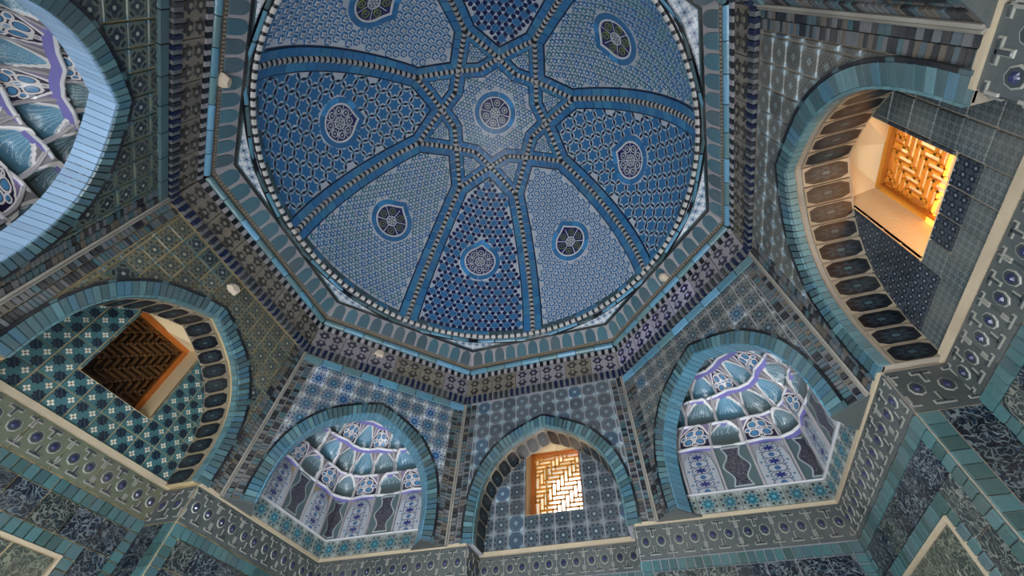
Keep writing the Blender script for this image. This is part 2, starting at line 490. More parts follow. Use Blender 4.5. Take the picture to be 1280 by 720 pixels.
def pier_bricks(parent, seed):
    r = random.Random(seed)
    for sgn in (-1, 1):
        for k, (d0, d1, h, name) in enumerate(((.006, .033, .017, 'pier_rods'), (.037, .061, .0125, 'pier_rods'))):
            mb = MB(); z = .004; i = 0
            while z < .635:
                hh = h*(.9+.2*r.random()); e = hw(z)
                x0, x1 = sorted((sgn*(e-d0), sgn*(e-d1)))
                w = -.010 if k == 0 else -.006
                sk = .006 if k == 0 else 0
                prism(mb, [(x0, z), (x1, z), (x1, z+hh*.72), (x0, z+hh*.72)], FW, w, 0, r.choice((0, 0, 1, 2, 2, 3, 4)), 0)
                z += hh
            link(name, mb.mesh(name, [M['rod_dark'], M['tealdk'], M['grey_rod'], M['rod_slate'], M['rod_brown']]), parent, 'stuff')
        mb = MB(); e0, e1 = hw(0), hw(.64)
        p = [(sgn*e0, 0), (sgn*e1, .64), (sgn*(e1-.006), .64), (sgn*(e0-.006), 0)]
        prism(mb, p, FW, -.02, 0)
        link('pier_arris', mb.mesh('pier_arris', M['grout']), parent)
M['rod_dark'] = plain('dark_rod', '#24272c', .45, 0, .4)
M['rod_slate'] = plain('slate_rod', '#4b5a62', .45, 0, .35)
M['rod_brown'] = plain('brown_rod', '#5e574e', .5, 0, .3)
M['grey_rod'] = plain('grey_brick', '#5f6264', .5, 0, .4)

# ------------------------------------------------------------------ nested frames of the lower walls
def frames(parent, F, x0, x1, ztop, zbot, layers, r, w=0.0):
    """layers: (width, kind); top and both sides are laid, from outside in"""
    for wd, kind in layers:
        zt = ztop-wd
        if kind == 'line':
            mb = MB()
            for p in (rect(x0, zt, x1, ztop), rect(x0, zbot, x0+wd, zt), rect(x1-wd, zbot, x1, zt)): prism(mb, p, F, -.009, 0)
            link('plaster_fillet', mb.mesh('plaster_fillet', M['cream']), parent)
        else:
            pitch = .027 if kind == 'brick' else .094
            name = 'glazed_brick' if kind == 'brick' else 'carved_tile'
            n = max(1, round((x1-x0-2*wd)/pitch)); cells = []
            dx = (x1-x0-2*wd)/n
            for i in range(n): cells.append(rect(x0+wd+i*dx, zt, x0+wd+(i+1)*dx, ztop))
            cells.append(rect(x0, zt, x0+wd, ztop)); cells.append(rect(x1-wd, zt, x1, ztop))
            m = max(1, round((zt-zbot)/pitch)); dz = (zt-zbot)/m
            for xa in (x0, x1-wd):
                for j in range(m): cells.append(rect(xa, zbot+j*dz, xa+wd, zbot+(j+1)*dz))
            for c in cells:
                g = .0016
                q = rect(c[0][0]+g, c[0][1]+g, c[2][0]-g, c[2][1]-g)
                mb = MB(); prism(mb, q, F, -.006-r.random()*.003, 0, 0, .0012, (q[0][0], q[0][1], q[2][0]-q[0][0], q[2][1]-q[0][1]))
                mt = r.choice([M['low1'], M['low1'], M['tealdk'], M['low2']]) if kind == 'brick' else r.choice([M['script'], M['script'], M['script2']])
                link(name, mb.mesh(name, mt), parent)
        x0 += wd; x1 -= wd; ztop -= wd
    mb = MB(); n = max(1, round((x1-x0)/.1)); dx = (x1-x0)/n; z = ztop
    while z > zbot:
        for i in range(n):
            a = max(z-.1, zbot); mb = MB()
            prism(mb, rect(x0+i*dx+.002, a+.002, x0+(i+1)*dx-.002, z-.002), F, -.004, 0, 0, .0012, (x0+i*dx, a, dx, .1))
            link('field_tile', mb.mesh('field_tile', M['field']), parent)
        z -= .1
TH = .112
def t_tile_mesh(wd, ht=TH):
    """interlaced T relief tile with bosses"""
    mb = MB(); F0 = lambda u, z, w: (u, w, z)
    g = .0015
    prism(mb, rect(g, -ht+g, wd-g, -g), F0, -.005, 0, 0, .001)
    def bar(x0, z0, x1, z1, t=.007, m=1, w=-.011):
        dx, dz = x1-x0, z1-z0; L = math.hypot(dx, dz); nx, nz = -dz/L*t/2, dx/L*t/2
        ex, ez = dx/L*t*.4, dz/L*t*.4
        prism(mb, [(x0+nx-ex, z0+nz-ez), (x0-nx-ex, z0-nz-ez), (x1-nx+ex, z1-nz+ez), (x1+nx+ex, z1+nz+ez)], F0, w, -.004, m, .0012)
    h = ht; k = wd
    for cx, e0, e1 in ((k*.5, -.125, .125), (k*.03, 0.0, .1), (k*.97, -.1, 0.0)):
        for up in (1, -1):
            zb = -h*.85 if up > 0 else -h*.15
            for t, m, w in ((.0105, 1, -.0075), (.0055, 3, -.0095)):               # pale outline, dark core
                bar(cx+e0*k, zb, cx+e1*k, zb, t*(1 if e0*e1 else .8), m, w)
                if e0*e1: bar(cx, zb, cx, zb+up*h*.2, t, m, w)
                elif m == 1: bar(cx, zb, cx, zb+up*h*.2, .005, m, w)
    for cx in (k*.27, k*.73):
        zz_ = -h*.5; R = .0095
        prism(mb, [(cx+R*1.75*math.cos(a*PI/4), zz_+R*2.0*math.sin(a*PI/4)) for a in range(8)], F0, -.007, -.004, 1, .001)
        prism(mb, [(cx+R*1.5*math.cos(a*PI/4), zz_+R*1.75*math.sin(a*PI/4)) for a in range(8)], F0, -.0078, -.004, 3, .001)
        prism(mb, [(cx+R*.9*math.cos(a*PI/3+.5), zz_+R*.9*math.sin(a*PI/3+.5)) for a in range(6)], F0, -.012, -.004, 2, .004)
    return mb.mesh('interlace_tile', [M['tband'], M['tbandw'], M['boss'], M['tband2']])
M['boss'] = plain('violet_boss', '#2c3050', .22, .4, .1)
M['tband_warm'] = plain('interlace_warm_lit', '#5c6252', .4, .3, .35, '#6d6a52')  # west band ground, tinted greenish for the warm light on that side
M['tband2'] = plain('interlace_dark', '#363d40', .35, .3, .3)

# ------------------------------------------------------------------ room shell: floor, cardinal walls with bays
mb = MB(); mb.add([(-1.6, -1.6, FLOOR), (1.6, -1.6, FLOOR), (1.6, 1.6, FLOOR), (-1.6, 1.6, FLOOR)], [[0, 1, 2, 3]])
link('floor', mb.mesh('floor', M['stone']), None, 'structure', 'pale worn marble floor of the domed chamber', 'floor')

WIN = [(-.127, .14), (.127, .14), (.127, .45), (0, .535), (-.127, .45)]
def cardinal_sheet(opening):
    mb = face_sheet()
    # bay back, returns, corner walls
    big = rect(-.36, FLOOR, .36, .56)
    for p in minus_convex(big, opening): prism(mb, p, FR, 0, .004)
    for s in (-1, 1):
        mb.add([(s*.325, 1, FLOOR), (s*.325, 1+REC, FLOOR), (s*.325, 1+REC, .02), (s*.325, 1, .02)], [[0, 1, 2, 3]])
        mb.add([(s*.325, 1, FLOOR), (s*1.0, 1, FLOOR), (s*1.0, 1, 0), (s*.325, 1, 0)], [[0, 1, 2, 3]])
        mb.add([(s*.40, 1, 0), (s*1.0, 1, 0), (s*1.0, 1, .3), (s*.40, 1, .3)], [[0, 1, 2, 3]])
        mb.add([(s*.30, 1, 0), (s*.30, 1+REC, 0), (s*.36, 1+REC, 0), (s*.36, 1, 0)], [[0, 1, 2, 3]])
    # underside of the arch back to the bay
    for i in range(len(INNP)-1):
        a, b = INNP[i], INNP[i+1]
        mb.add([FW(a[0]*1.01, a[1]*1.01, 0), FW(b[0]*1.01, b[1]*1.01, 0), FR(b[0]*1.01, b[1]*1.01, .003), FR(a[0]*1.01, a[1]*1.01, .003)], [[0, 1, 2, 3]])
    return mb

FRAMES = [(.036, 'brick'), (.076, 'carved'), (.036, 'brick'), (.008, 'line')]
ZB = -.72
def build_cardinal(side, tmat, tmat2, p2, inmat, inmat2, pin2, opening, seed, label, grout):
    r = random.Random(seed)
    wall = link('wall_'+side, cardinal_sheet(opening).mesh('wall_'+side, grout), None, 'structure', label, 'wall')
    build_face_parts(wall, tmat, tmat2, p2, seed)
    pier_bricks(wall, seed)
    soffit_bricks(wall, M['teal'], .014, seed)
    # tiles of the bay back inside the arch, round the window
    pt = .067
    hole = [(x*1.0, z) for x, z in opening]
    for i in range(-5, 5):
        for j in range(8):
            x0, z0 = i*pt, .014+j*pt
            c = inside_convex(rect(x0+.002, z0+.002, x0+pt-.002, z0+pt-.002), full([(x*1.03, z*1.06) for x, z in INN]))
            if len(c) < 3 or abs(area(c)) < 3e-4: continue
            ps = [p for p in minus_convex(c, hole) if abs(area(p)) > 3e-5]
            if not ps: continue
            mb = MB(); w = -.004-r.random()*.002
            for p in ps: prism(mb, p, FR, w, 0, 0, .0012 if len(ps) == 1 else 0, (x0, z0, pt, pt))
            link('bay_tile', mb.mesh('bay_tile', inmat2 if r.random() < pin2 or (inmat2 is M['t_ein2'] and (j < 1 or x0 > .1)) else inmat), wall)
    # tiles under the arch
    n = 22; P = INNP; L = [0]
    for i in range(len(P)-1): L.append(L[-1]+math.hypot(P[i+1][0]-P[i][0], P[i+1][1]-P[i][1]))
    def at(s): return (float(np.interp(s, L, [p[0] for p in P])), float(np.interp(s, L, [p[1] for p in P])))
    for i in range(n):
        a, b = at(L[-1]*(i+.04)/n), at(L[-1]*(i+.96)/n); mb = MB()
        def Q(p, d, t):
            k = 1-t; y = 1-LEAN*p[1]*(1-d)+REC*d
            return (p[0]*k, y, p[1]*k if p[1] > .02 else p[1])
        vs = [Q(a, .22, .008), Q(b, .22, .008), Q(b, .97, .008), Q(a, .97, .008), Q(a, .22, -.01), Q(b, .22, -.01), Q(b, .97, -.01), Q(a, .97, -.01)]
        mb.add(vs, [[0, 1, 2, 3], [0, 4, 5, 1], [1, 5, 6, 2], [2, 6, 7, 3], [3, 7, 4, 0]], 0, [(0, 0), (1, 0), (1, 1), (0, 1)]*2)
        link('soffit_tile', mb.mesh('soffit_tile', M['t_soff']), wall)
    # plaster line at the foot of the bay, interlace band, frames
    mb = MB(); prism(mb, rect(-.325, -.004, .325, .012), FR, -.012, 0, 0, .003)
    link('plaster_band', mb.mesh('plaster_band', M['cream']), wall)
    nb = 6; wd = .65/nb; me = t_tile_mesh(wd, .098)
    for i in range(nb):
        o = link('interlace_tile', me, wall); o.location = ((-.325+i*wd)*S, (1+REC)*S, -.004*S)
        if side == 'west': own_mat(o, M['tband_warm'])
    frames(wall, FR, -.325, .325, -.104, ZB, FRAMES, r)
    wd = .675/6; me = t_tile_mesh(wd, TH)
    mer = t_tile_mesh(REC, TH)
    for s in (-1, 1):
        for i in range(6):
            o = link('interlace_tile', me, wall); o.location = ((.325+i*wd if s > 0 else -1+i*wd)*S, S, -.004*S)
        frames(wall, FC, *((.325, 1.0) if s > 0 else (-1.0, -.325)), -.118, ZB, FRAMES, r)
        mb = MB(); prism(mb, rect(*((.325, -.006, 1.0, .006) if s > 0 else (-1.0, -.006, -.325, .006))), FC, -.01, 0, 0, .002)
        link('plaster_ledge', mb.mesh('plaster_ledge', M['cream']), wall)
        o = link('interlace_tile', mer, wall); o.location = (s*.325*S, (1 if s < 0 else 1+REC)*S, -.004*S); o.rotation_euler = (0, 0, PI/2 if s < 0 else -PI/2)
        # bricks on the bay's side below
        for j in range(20):
            z = -.118-j*.03; mb = MB()
            FS = lambda u, z, w, s=s: (s*(.325+w), 1+u, z)
            prism(mb, rect(.002, z-.0285, .04, z), FS, -.005, 0, 0, .001)
            link('glazed_brick', mb.mesh('glazed_brick', r.choice([M['low1'], M['low2']])), wall)
            mb = MB(); prism(mb, rect(.044, z-.0285, .125, z), FS, -.004, 0, 0, .001, (.044, z-.0285, .081, .0285))
            link('carved_tile', mb.mesh('carved_tile', M['script']), wall)
    return wall
M['grout_w'] = plain('warm_lit_grout', '#b29f78', .85, 0, .35, '#7d704f', spec=.2)  # warm light of the west side put into the grout colour
M['grout_e'] = plain('ash_grout', '#9c9182', .85, 0, .4, '#756c5f', spec=.2)  # fainter warm light of the east side tinted into the grout
M['grout_n'] = plain('slate_grout', '#98989c', .85, 0, .4, '#706e6c', spec=.2)
DOOR = [(-.28, FLOOR+.001), (.28, FLOOR+.001), (.28, -.43), (-.28, -.43)]
walls = {}
walls['north'] = build_cardinal('north', M['t_n'], M['t_n2'], .2, M['t_nin'], M['t_n2'], .1, WIN, 11,
    'grey-blue tiled wall with pointed arch around the bright grille window', M['grout_n'])
walls['west'] = build_cardinal('west', M['t_w'], M['t_sw'], .12, M['t_win'], M['t_win'], 0, WIN, 12,
    'warm-lit green-brown tiled wall with pointed arch around the dark brown grille window', M['grout_w'])
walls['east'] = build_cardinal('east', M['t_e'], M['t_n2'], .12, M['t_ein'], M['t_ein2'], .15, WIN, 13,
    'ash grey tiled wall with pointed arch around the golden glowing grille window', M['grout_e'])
for k in ('west', 'east'): walls[k].rotation_euler = (0, 0, SIDES[k])
def plain_cardinal():
    mb = face_sheet()
    big = rect(-.36, FLOOR, .36, .56)
    for p in minus_convex(big, DOOR): prism(mb, p, FR, 0, .004)
    for s in (-1, 1):
        mb.add([(s*.325, 1, FLOOR), (s*.325, 1+REC, FLOOR), (s*.325, 1+REC, .02), (s*.325, 1, .02)], [[0, 1, 2, 3]])
        mb.add([(s*.325, 1, FLOOR), (s*1.0, 1, FLOOR), (s*1.0, 1, .3), (s*.325, 1, .3)], [[0, 1, 2, 3]])
    for i in range(len(INNP)-1):
        a, b = INNP[i], INNP[i+1]
        mb.add([FW(*a, 0), FW(*b, 0), FR(*b, .003), FR(*a, .003)], [[0, 1, 2, 3]])
    return mb
walls['south'] = link('wall_south', plain_cardinal().mesh('wall_south', M['plaster']), None, 'structure', 'plastered wall with the entrance doorway and a blind pointed arch', 'wall', rz=PI)
build_face_parts(walls['south'], M['t_n'], M['t_n2'], .2, 15)

# ------------------------------------------------------------------ squinch walls
def build_diag(side, tmat, tmat2, p2, seed, label, grout, soff):
    wall = link('wall_'+side, face_sheet().mesh('wall_'+side, grout), None, 'structure', label, 'wall', rz=DIAG[side])
    build_face_parts(wall, tmat, tmat2, p2, seed); pier_bricks(wall, seed)
    soffit_bricks(wall, soff, .05, seed)  # paler than the arch face: light from below put into the colour
    # small corbel under each springing
    for s in (-1, 1):
        mb = MB(); prism(mb, [(s*.30, -.002), (s*.414, -.002), (s*.414, .004), (s*.30, .004)], FW, -.012, .11)
        link('corbel', mb.mesh('corbel', M['tband']), wall)
    return wall
walls['northwest'] = build_diag('northwest', M['t_nw'], M['t_nw2'], .3, 21, 'blue mosaic tiled corner wall arching between dark brown and bright windows', M['grout'], M['teal2'])
walls['northeast'] = build_diag('northeast', M['t_ne'], M['t_nw'], .12, 22, 'ash tiled corner wall arching between bright and golden windows', M['grout_n'], M['teal2'])
walls['southwest'] = build_diag('southwest', M['t_sw'], M['t_sw'], 0, 23, 'dark cross-tiled corner wall arching beside the brown grille window wall', M['grout_w'], M['lit_soff'])
walls['southeast'] = build_diag('southeast', M['t_e'], M['t_n2'], .1, 24, 'ash tiled corner wall beyond the golden window wall', M['grout_e'], M['teal2'])

# ------------------------------------------------------------------ muqarnas squinches (canonical: corner along +y, u to the right)
def VC(u, A, c): return A-math.sqrt(u*u+c*c)+c
TIERS = [  # z, depth at the axis, rounding, cells between this ledge and the next, kinds
    (.255, .405, .0, 'SOSOSOSOS'),
    (.345, .335, .05, 'SSSSSSSS'),
    (.435, .235, .12, 'SSOSOSS'),
    (.510, .125, .30, 'SSOSS'),
    (.560, .02, .60, ''),
]
def ledge_pts(k, n):
    """n+1 nodes along ledge k at equal steps of u, as (u, w, z)"""
    z, A, c, _ = TIERS[k]
    um = [.40, .345, .27, .19, .12][k]
    return [(u, max(VC(u, A, c), .004), z) for u in np.linspace(-um, um, n+1)]
def muqarnas(label, group, rz):
    root = link('muqarnas_squinch', None, None, 'thing', label, 'squinch', group, rz=rz)
    P3 = lambda u, w, z: (u, 1+w, z)
    # corner walls: rosette band and lancets
    ax = 1/math.sqrt(2)
    for s in (-1, 1):
        # wall frame: distance t from the corner outwards along the wall
        def FL(t, z, w, s=s): return (s*t*ax + s*w*ax, 1.4142-t*ax + w*ax, z)
        n = 8; dt = .586/n
        for i in range(n):
            mb = MB(); prism(mb, rect(i*dt+.001, .008, (i+1)*dt-.001, .074), FL, -.006, .0, 0, .001, (i*dt, .008, dt, .066))
            link('mosaic_tile', mb.mesh('mosaic_tile', M['mosaic']), root)
        mb = MB(); prism(mb, rect(0, .075, .586, .081), FL, -.01, 0)
        link('plaster_fillet', mb.mesh('plaster_fillet', M['white']), root)
        e = [0, .066, .196, .326, .456, .586]
        for i in range(5):
            a, b = e[i], e[i+1]; dark = i % 2 == 0
            mb = MB()
            m = 0
            # pointed panel set in a frame
            mid = (a+b)/2 if i else 0; hwid = (b-a)/2 if i else b
            top = .25
            if dark:
                ub = (a, .082, b-a, top-.082) if i else (-b, .082, 2*b, top-.082)
                prism(mb, rect(a+.003, .082, b-.003, top), FL, -.003, 0, 0, 0, ub)
            else:
                x0, x1 = a+.006, b-.006; zs = .17; pts = [(x0, .082), (x1, .082), (x1, zs)]
                for q in (.33, .66, 1): pts.append((x1-(x1-x0)/2*(q**1.6), zs+(top-.006-zs)*math.sin(q*PI/2)))
                for q in (.66, .33, 0): pts.append((x0+(x1-x0)/2*(q**1.6), zs+(top-.006-zs)*math.sin(q*PI/2)))
                prism(mb, pts, FL, -.010, 0, 0, .002, (x0, .082, x1-x0, top-.088))
            link('lancet_panel', mb.mesh('lancet_panel', M['ld'] if dark else M['lw']), root)
            if i:
                mb = MB(); prism(mb, rect(a-.004, .082, a+.004, .25), FL, -.012, 0)
                link('lancet_rib', mb.mesh('lancet_rib', M['rib_grey']), root)
    # tiers of cells
    for k in range(len(TIERS)-1):
        kinds = TIERS[k][3]; n = len(kinds)
        lo, hi = ledge_pts(k, n), ledge_pts(k+1, n)
        z0, z1 = TIERS[k][0], TIERS[k+1][0]
        for i, kd in enumerate(kinds):
            a, b, c, d = [np.array(x) for x in (lo[i], lo[i+1], hi[i], hi[i+1])]
            NS, NT = 14, 12; vs = []; uv = []
            chord = np.array([b[0]-a[0], b[1]-a[1]]); L = np.linalg.norm(chord)
            nrm = np.array([-chord[1], chord[0]])/L           # outwards (deeper)
            if nrm[1] < 0: nrm = -nrm
            for jt in range(NT+1):
                t = jt/NT
                for js in range(NS+1):
                    s_ = js/NS
                    bot = a+(b-a)*s_; top = c+(d-c)*s_
                    f = t**2.3
                    p = bot*(1-f)+top*f; z = z0+(z1-z0)*t
                    h = .96-(abs(s_-.5)*2)**2*.5
                    ins = min(1, max(0, (h-t)/.22))
                    sd = min(1, (.5-abs(s_-.5))/.08)
                    if kd == 'S': dep = (.034*math.sin(PI*s_)**.6*ins*sd+.006*ins*sd)*L/.11
                    else: dep = -.016*math.sin(PI*s_)*ins*L/.11 + .006*sd*ins
                    rim = -.004*(abs(h-t) < .07)
                    q = p[:2]+nrm*(dep+rim)
                    q[1] = max(min(q[1], .408-abs(q[0])), .003)
                    vs.append(P3(q[0], q[1], z)); uv.append((s_, t))
            fs = [[j*(NS+1)+i2, j*(NS+1)+i2+1, (j+1)*(NS+1)+i2+1, (j+1)*(NS+1)+i2] for j in range(NT) for i2 in range(NS)]
            mb = MB(); mb.add(vs, fs, 0, uv)
            nm = 'shell_cell' if kd == 'S' else 'ornate_cell'
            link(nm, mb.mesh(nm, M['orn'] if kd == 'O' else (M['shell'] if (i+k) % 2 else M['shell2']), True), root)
        # ledge with scalloped lip under the cells
        top = []; 
        for i in range(n):
            a, b = np.array(lo[i]), np.array(lo[i+1]); L = np.linalg.norm((b-a)[:2])
            nr = np.array([-(b-a)[1], (b-a)[0]])/L; nr = nr if nr[1] > 0 else -nr
            sg = -1 if kinds[i] == 'O' else 1
            for q in np.linspace(0, 1, 7)[:-1]:
                d = (1-abs(2*q-1))*.011*sg
                pp = a[:2]+(b-a)[:2]*q+nr*d; top.append((pp[0], max(pp[1], .006)))
        top.append((lo[-1][0], lo[-1][1]))
        mb = MB(); vs = []
        for (u, w) in top:
            vs += [P3(u, w+.02, z0-.012), P3(u, w-.002, z0-.008), P3(u, w-.007, z0-.003), P3(u, w-.0065, z0+.002), P3(u, w+.004, z0+.004)]
        fs0, fs1 = [], []
        for i in range(len(top)-1):
            for j in range(4): (fs0 if j == 0 else fs1).append([i*5+j, i*5+j+1, (i+1)*5+j+1, (i+1)*5+j])
        mb.add(vs, fs0, 0); mb.add(vs, fs1, 1)
        link('scalloped_ledge', mb.mesh('scalloped_ledge', [M['lav_lit'], M['white']]), root)
        # ridges between the cells
        for i in range(1, n):
            a, c = np.array(lo[i]), np.array(hi[i]); path = []
            for t in np.linspace(0, 1, 7):
                f = t**2.3; p = a*(1-f)+c*f; path.append(((p[0], 1+p[1]-.003, z0+(z1-z0)*t), (1, 0, 0), (0, -1, 0)))
            mb = MB(); sweep(mb, path, [(-.004, -.004), (-.003, .002), (0, .004), (.003, .002), (.004, -.004)])
            link('cell_ridge', mb.mesh('cell_ridge', M['rib_grey'], True), root)
    # backing behind everything
    mb = MB()
    mb.add([P3(-.46, -.03, .57), P3(.46, -.03, .57), P3(.46, .5, .57), P3(-.46, .5, .57)], [[0, 1, 2, 3]])
    link('vault_back', mb.mesh('vault_back', M['grout']), root)
    return root
M['rib_grey'] = plain('pale_rib_glaze', '#a09c9e', .4, .2, .25)
muqarnas('muqarnas squinch between the dark brown grille window and the bright window', None, DIAG['northwest'])
muqarnas('muqarnas squinch between the bright window and the golden glowing window', None, DIAG['northeast'])
muqarnas('pale blue rimmed muqarnas squinch on far side of dark brown grille window', None, DIAG['southwest'])
muqarnas('muqarnas squinch beyond golden window, over the entrance corner', None, DIAG['southeast'])

# ------------------------------------------------------------------ cornice (trim_1): bands of the octagon
trim = link('trim_1', None, None, 'structure', 'octagonal tiled cornice carrying the dome', 'cornice')
def oct_band(name, a0, z0, a1, z1, mat, inset=0.0, kind=None, label=None):
    """one straight length of band per side, each a part"""
    mb = MB(); h0, h1 = a0*T8-inset, a1*T8-inset
    mb.add([(-h0, a0, z0), (h0, a0, z0), (h1, a1, z1), (-h1, a1, z1), (-h0, a0+.03, z0), (h0, a0+.03, z0), (h1, a1+.05, z1), (-h1, a1+.05, z1)],
           [[0, 1, 2, 3], [0, 4, 5, 1], [3, 2, 6, 7]], 0, [(0, 0), (1, 0), (1, 1), (0, 1)]*2)
    me = mb.mesh(name, mat)
    for k in range(8): link(name, me, trim, kind, label, rz=k*PI/4)
def FB(a0, z0, a1, z1):
    """slanted band frame: u along, v 0..1 across, w outward"""
    return lambda u, v, w: (u, a0+(a1-a0)*v+w, z0+(z1-z0)*v)
oct_band('cornice_bed', .966, .632, .952, .80, M['grout'])
# cable of short rods under the frieze
mb = MB(); F = FB(.958, .645, .955, .682); n = 56; H = .955*T8
for i in range(n):
    x0 = -H+2*H*i/n; x1 = x0+2*H/n
    if i % 2: prism(mb, rect(x0+.001, .05, x1-.001, .95), F, -.016, 0, 0 if (i//8) % 2 else 2, .003)
    else: prism(mb, rect(x0+.001, .05, x1-.001, .95), F, -.013, 0, 1, .003)
me = mb.mesh('cable_rods', [M['rod_dark'], M['grey_rod'], M['navy']])
for k in range(8): link('cable_rods', me, trim, 'stuff', rz=k*PI/4)
# turquoise course below the cable on the four corner sides
n = 9; H = .962*T8; F = FB(.964, .603, .962, .636)
for i in range(n):
    mb = MB(); prism(mb, rect(-H+2*H*i/n+.0015, .04, -H+2*H*(i+1)/n-.0015, .96), F, -.014, 0, 0, .004)
    me = mb.mesh('course_tile', M['teal2'])
    for k in (1, 3, 5, 7):
        o = link('course_tile', me, trim, rz=k*PI/4); own_mat(o, rnd.choice([M['teal2'], M['teal'], M['roll_hi']] if k != 3 else [M['tealdk'], M['teal2']]))
# frieze of palmette tiles
F = FB(.957, .686, .95, .79); nf = 6; H = .95*T8-.004; dx = 2*H/nf
def palmette_tile(i):
    mb = MB(); x0 = -H+i*dx
    prism(mb, rect(x0+.0015, .01, x0+dx-.0015, .99), F, -.006, 0, 0, .001)
    for c in range(2):
        for rr, (zc, up) in enumerate(((.27, 1), (.73, -1))):
            cx = x0+dx*(.27+.46*c)+(.0 if rr == 0 else 0)
            R = dx*.19; zs = R/.104*1.0
            pts = []
            for a in range(12):
                th = a*PI/6; rad = 1-.35*(a % 2)
                pts.append((cx+R*rad*math.cos(th), zc+zs*.85*rad*math.sin(th)))
            prism(mb, pts, F, -.011, -.004, 1, .002)
            prism(mb, [(cx+R*.35*math.cos(a*PI/3), zc+up*zs*.15+zs*.3*math.sin(a*PI/3)) for a in range(6)], F, -.0125, -.004, 2, .001)
    return mb
fm = [palmette_tile(i) for i in range(nf)]
for tone, (g, d, l) in enumerate((('#8b868a', '#2a2838', '#8a8590'), ('#7d7467', '#35332f', '#807868'), ('#a09cac', '#16163a', '#9a98b8'))):
    M['fg%d' % tone] = plain('frieze_ground_%d' % tone, g, .45, .3, .35); M['fd%d' % tone] = plain('frieze_palmette_%d' % tone, d, .35, .4, .25); M['fl%d' % tone] = plain('frieze_light_%d' % tone, l, .4, .3, .2)
fmesh = [[b.mesh('frieze_tile', [M['fg%d' % t], M['fd%d' % t], M['fl%d' % t]]) for b in fm] for t in range(3)]
for k in range(8):
    # k: 0 north, 1 northwest, 2 west, 3 southwest, 4 south, 5 southeast, 6 east, 7 northeast
    for i in range(nf):
        t = {2: 1, 3: 1, 6: 1, 5: 1}.get(k, 0)
        if k == 7 and i < 4: t = 2
        if k in (0, 1) and rnd.random() < .2: t = 1
        link('frieze_tile', fmesh[t][i], trim, rz=k*PI/4)
# tick course
mb = MB(); F = FB(.948, .793, .945, .822); n = 44; H = .945*T8
for i in range(n):
    x0 = -H+2*H*i/n; x1 = x0+2*H/n
    prism(mb, rect(x0+.001, .08, x1-.001, .92), F, -.006, 0, i % 2, .001)
me = mb.mesh('tick_course', [M['ink'], M['rib_grey']])
for k in range(8): link('tick_course', me, trim, 'stuff', rz=k*PI/4)
oct_band('tick_bed', .952, .785, .945, .826, M['grout'])
# turquoise roll, in lengths
def roll_pieces(a, z, R, n, name, mats, seed):
    r = random.Random(seed); H = (a-R)*T8
    for i in range(n):
        x0 = -H+2*H*i/n+.0015; x1 = -H+2*H*(i+1)/n-.0015
        path = [((x, a, z), (0, -1, 0), (0, 0, 1)) for x in (x0, x1)]
        mb = MB(); sweep(mb, path, [(-R*.3, -R)]+[(R*math.cos(t), R*math.sin(t)) for t in np.linspace(-PI/2, PI/2, 8)]+[(-R*.3, R)])
        me = mb.mesh(name, mats[0], True)
        for k in range(8):
            o = link(name, me, trim, rz=k*PI/4); own_mat(o, r.choice(mats))
roll_pieces(.944, .841, .0165, 8, 'roll_tile', [M['teal2'], M['roll_hi'], M['teal']], 3)
# dotted ochre fillet
mb = MB(); F = FB(.932, .858, .930, .878); n = 60; H = .93*T8
prism(mb, rect(-H, 0, H, 1), F, 0, .03, 0)
for i in range(n):
    x = -H+2*H*(i+.5)/n
    prism(mb, [(x-.003, .25), (x+.003, .25), (x+.003, .75), (x-.003, .75)], F, -.003, 0, 1)
me = mb.mesh('dotted_fillet', [M['gold'], M['grout']])
for k in range(8): link('dotted_fillet', me, trim, 'stuff', rz=k*PI/4)
# arcade of little lancets
oct_band('arcade_bed', .932, .878, .905, .957, M['rib_grey'])
F = FB(.932, .878, .905, .957); n = 12; H = .905*T8; dx = 2*H/n
for i in range(n):
    x0 = -H+i*dx+dx*.1; x1 = x0+dx*.8; xm = (x0+x1)/2
    pts = [(x0, .04), (x1, .04), (x1, .5)]+[(xm+(x1-xm)*math.cos(t)**.8, .5+.42*math.sin(t)) for t in (.35, .75, 1.15)]+[(xm, .96)]+[(xm-(x1-xm)*math.cos(t)**.8, .5+.42*math.sin(t)) for t in (1.15, .75, .35)]+[(x0, .5)]
    mb = MB(); prism(mb, pts, F, -.004, 0, 0, .002); me = mb.mesh('arcade_tile', M['teal'])
    for k in range(8):
        o = link('arcade_tile', me, trim, rz=k*PI/4)
        own_mat(o, rnd.choice([M['arc1'], M['arc1'], M['arc2']]))
# dark double moulding
oct_band('dark_moulding', .903, .956, .898, .966, M['rod_dark'])
oct_band('moulding_line', .899, .967, .894, .972, M['tealdk'])

# ------------------------------------------------------------------ dome (ceiling)
R0, Z0, HT, PW = .893, 1.0, 1.036, 1.87
ts = np.linspace(0, PI/2, 2000)
_rho = R0*np.sin(ts)**(2/PW); _z = Z0+HT*np.clip(np.cos(ts), 0, 1)**(2/PW)
_q = np.concatenate([[0], np.cumsum(np.hypot(np.diff(_rho), np.diff(_z)))])
QR = float(_q[-1])
def rho(q): return float(np.interp(q, _q, _rho))
def zz(q): return float(np.interp(q, _q, _z))
def q_of_rho(r): return float(np.interp(r, _rho, _q))
ROT0 = math.radians(1.4)
def D(phi, q, h=0.0):
    """point on the dome; phi from the sector axis (+y), h towards the room"""
    e = 2e-3; q0, q1 = max(q-e, 0), min(q+e, QR); dr, dz = rho(q1)-rho(q0), zz(q1)-zz(q0); L = math.hypot(dr, dz)
    r = rho(q)+h*dz/L; z = zz(q)-h*dr/L
    return (r*math.sin(phi), r*math.cos(phi), z)
def DP(X, Y, h=0.0): return D(math.atan2(X, Y), math.hypot(X, Y), h)
SEG, RNG = 128, 56
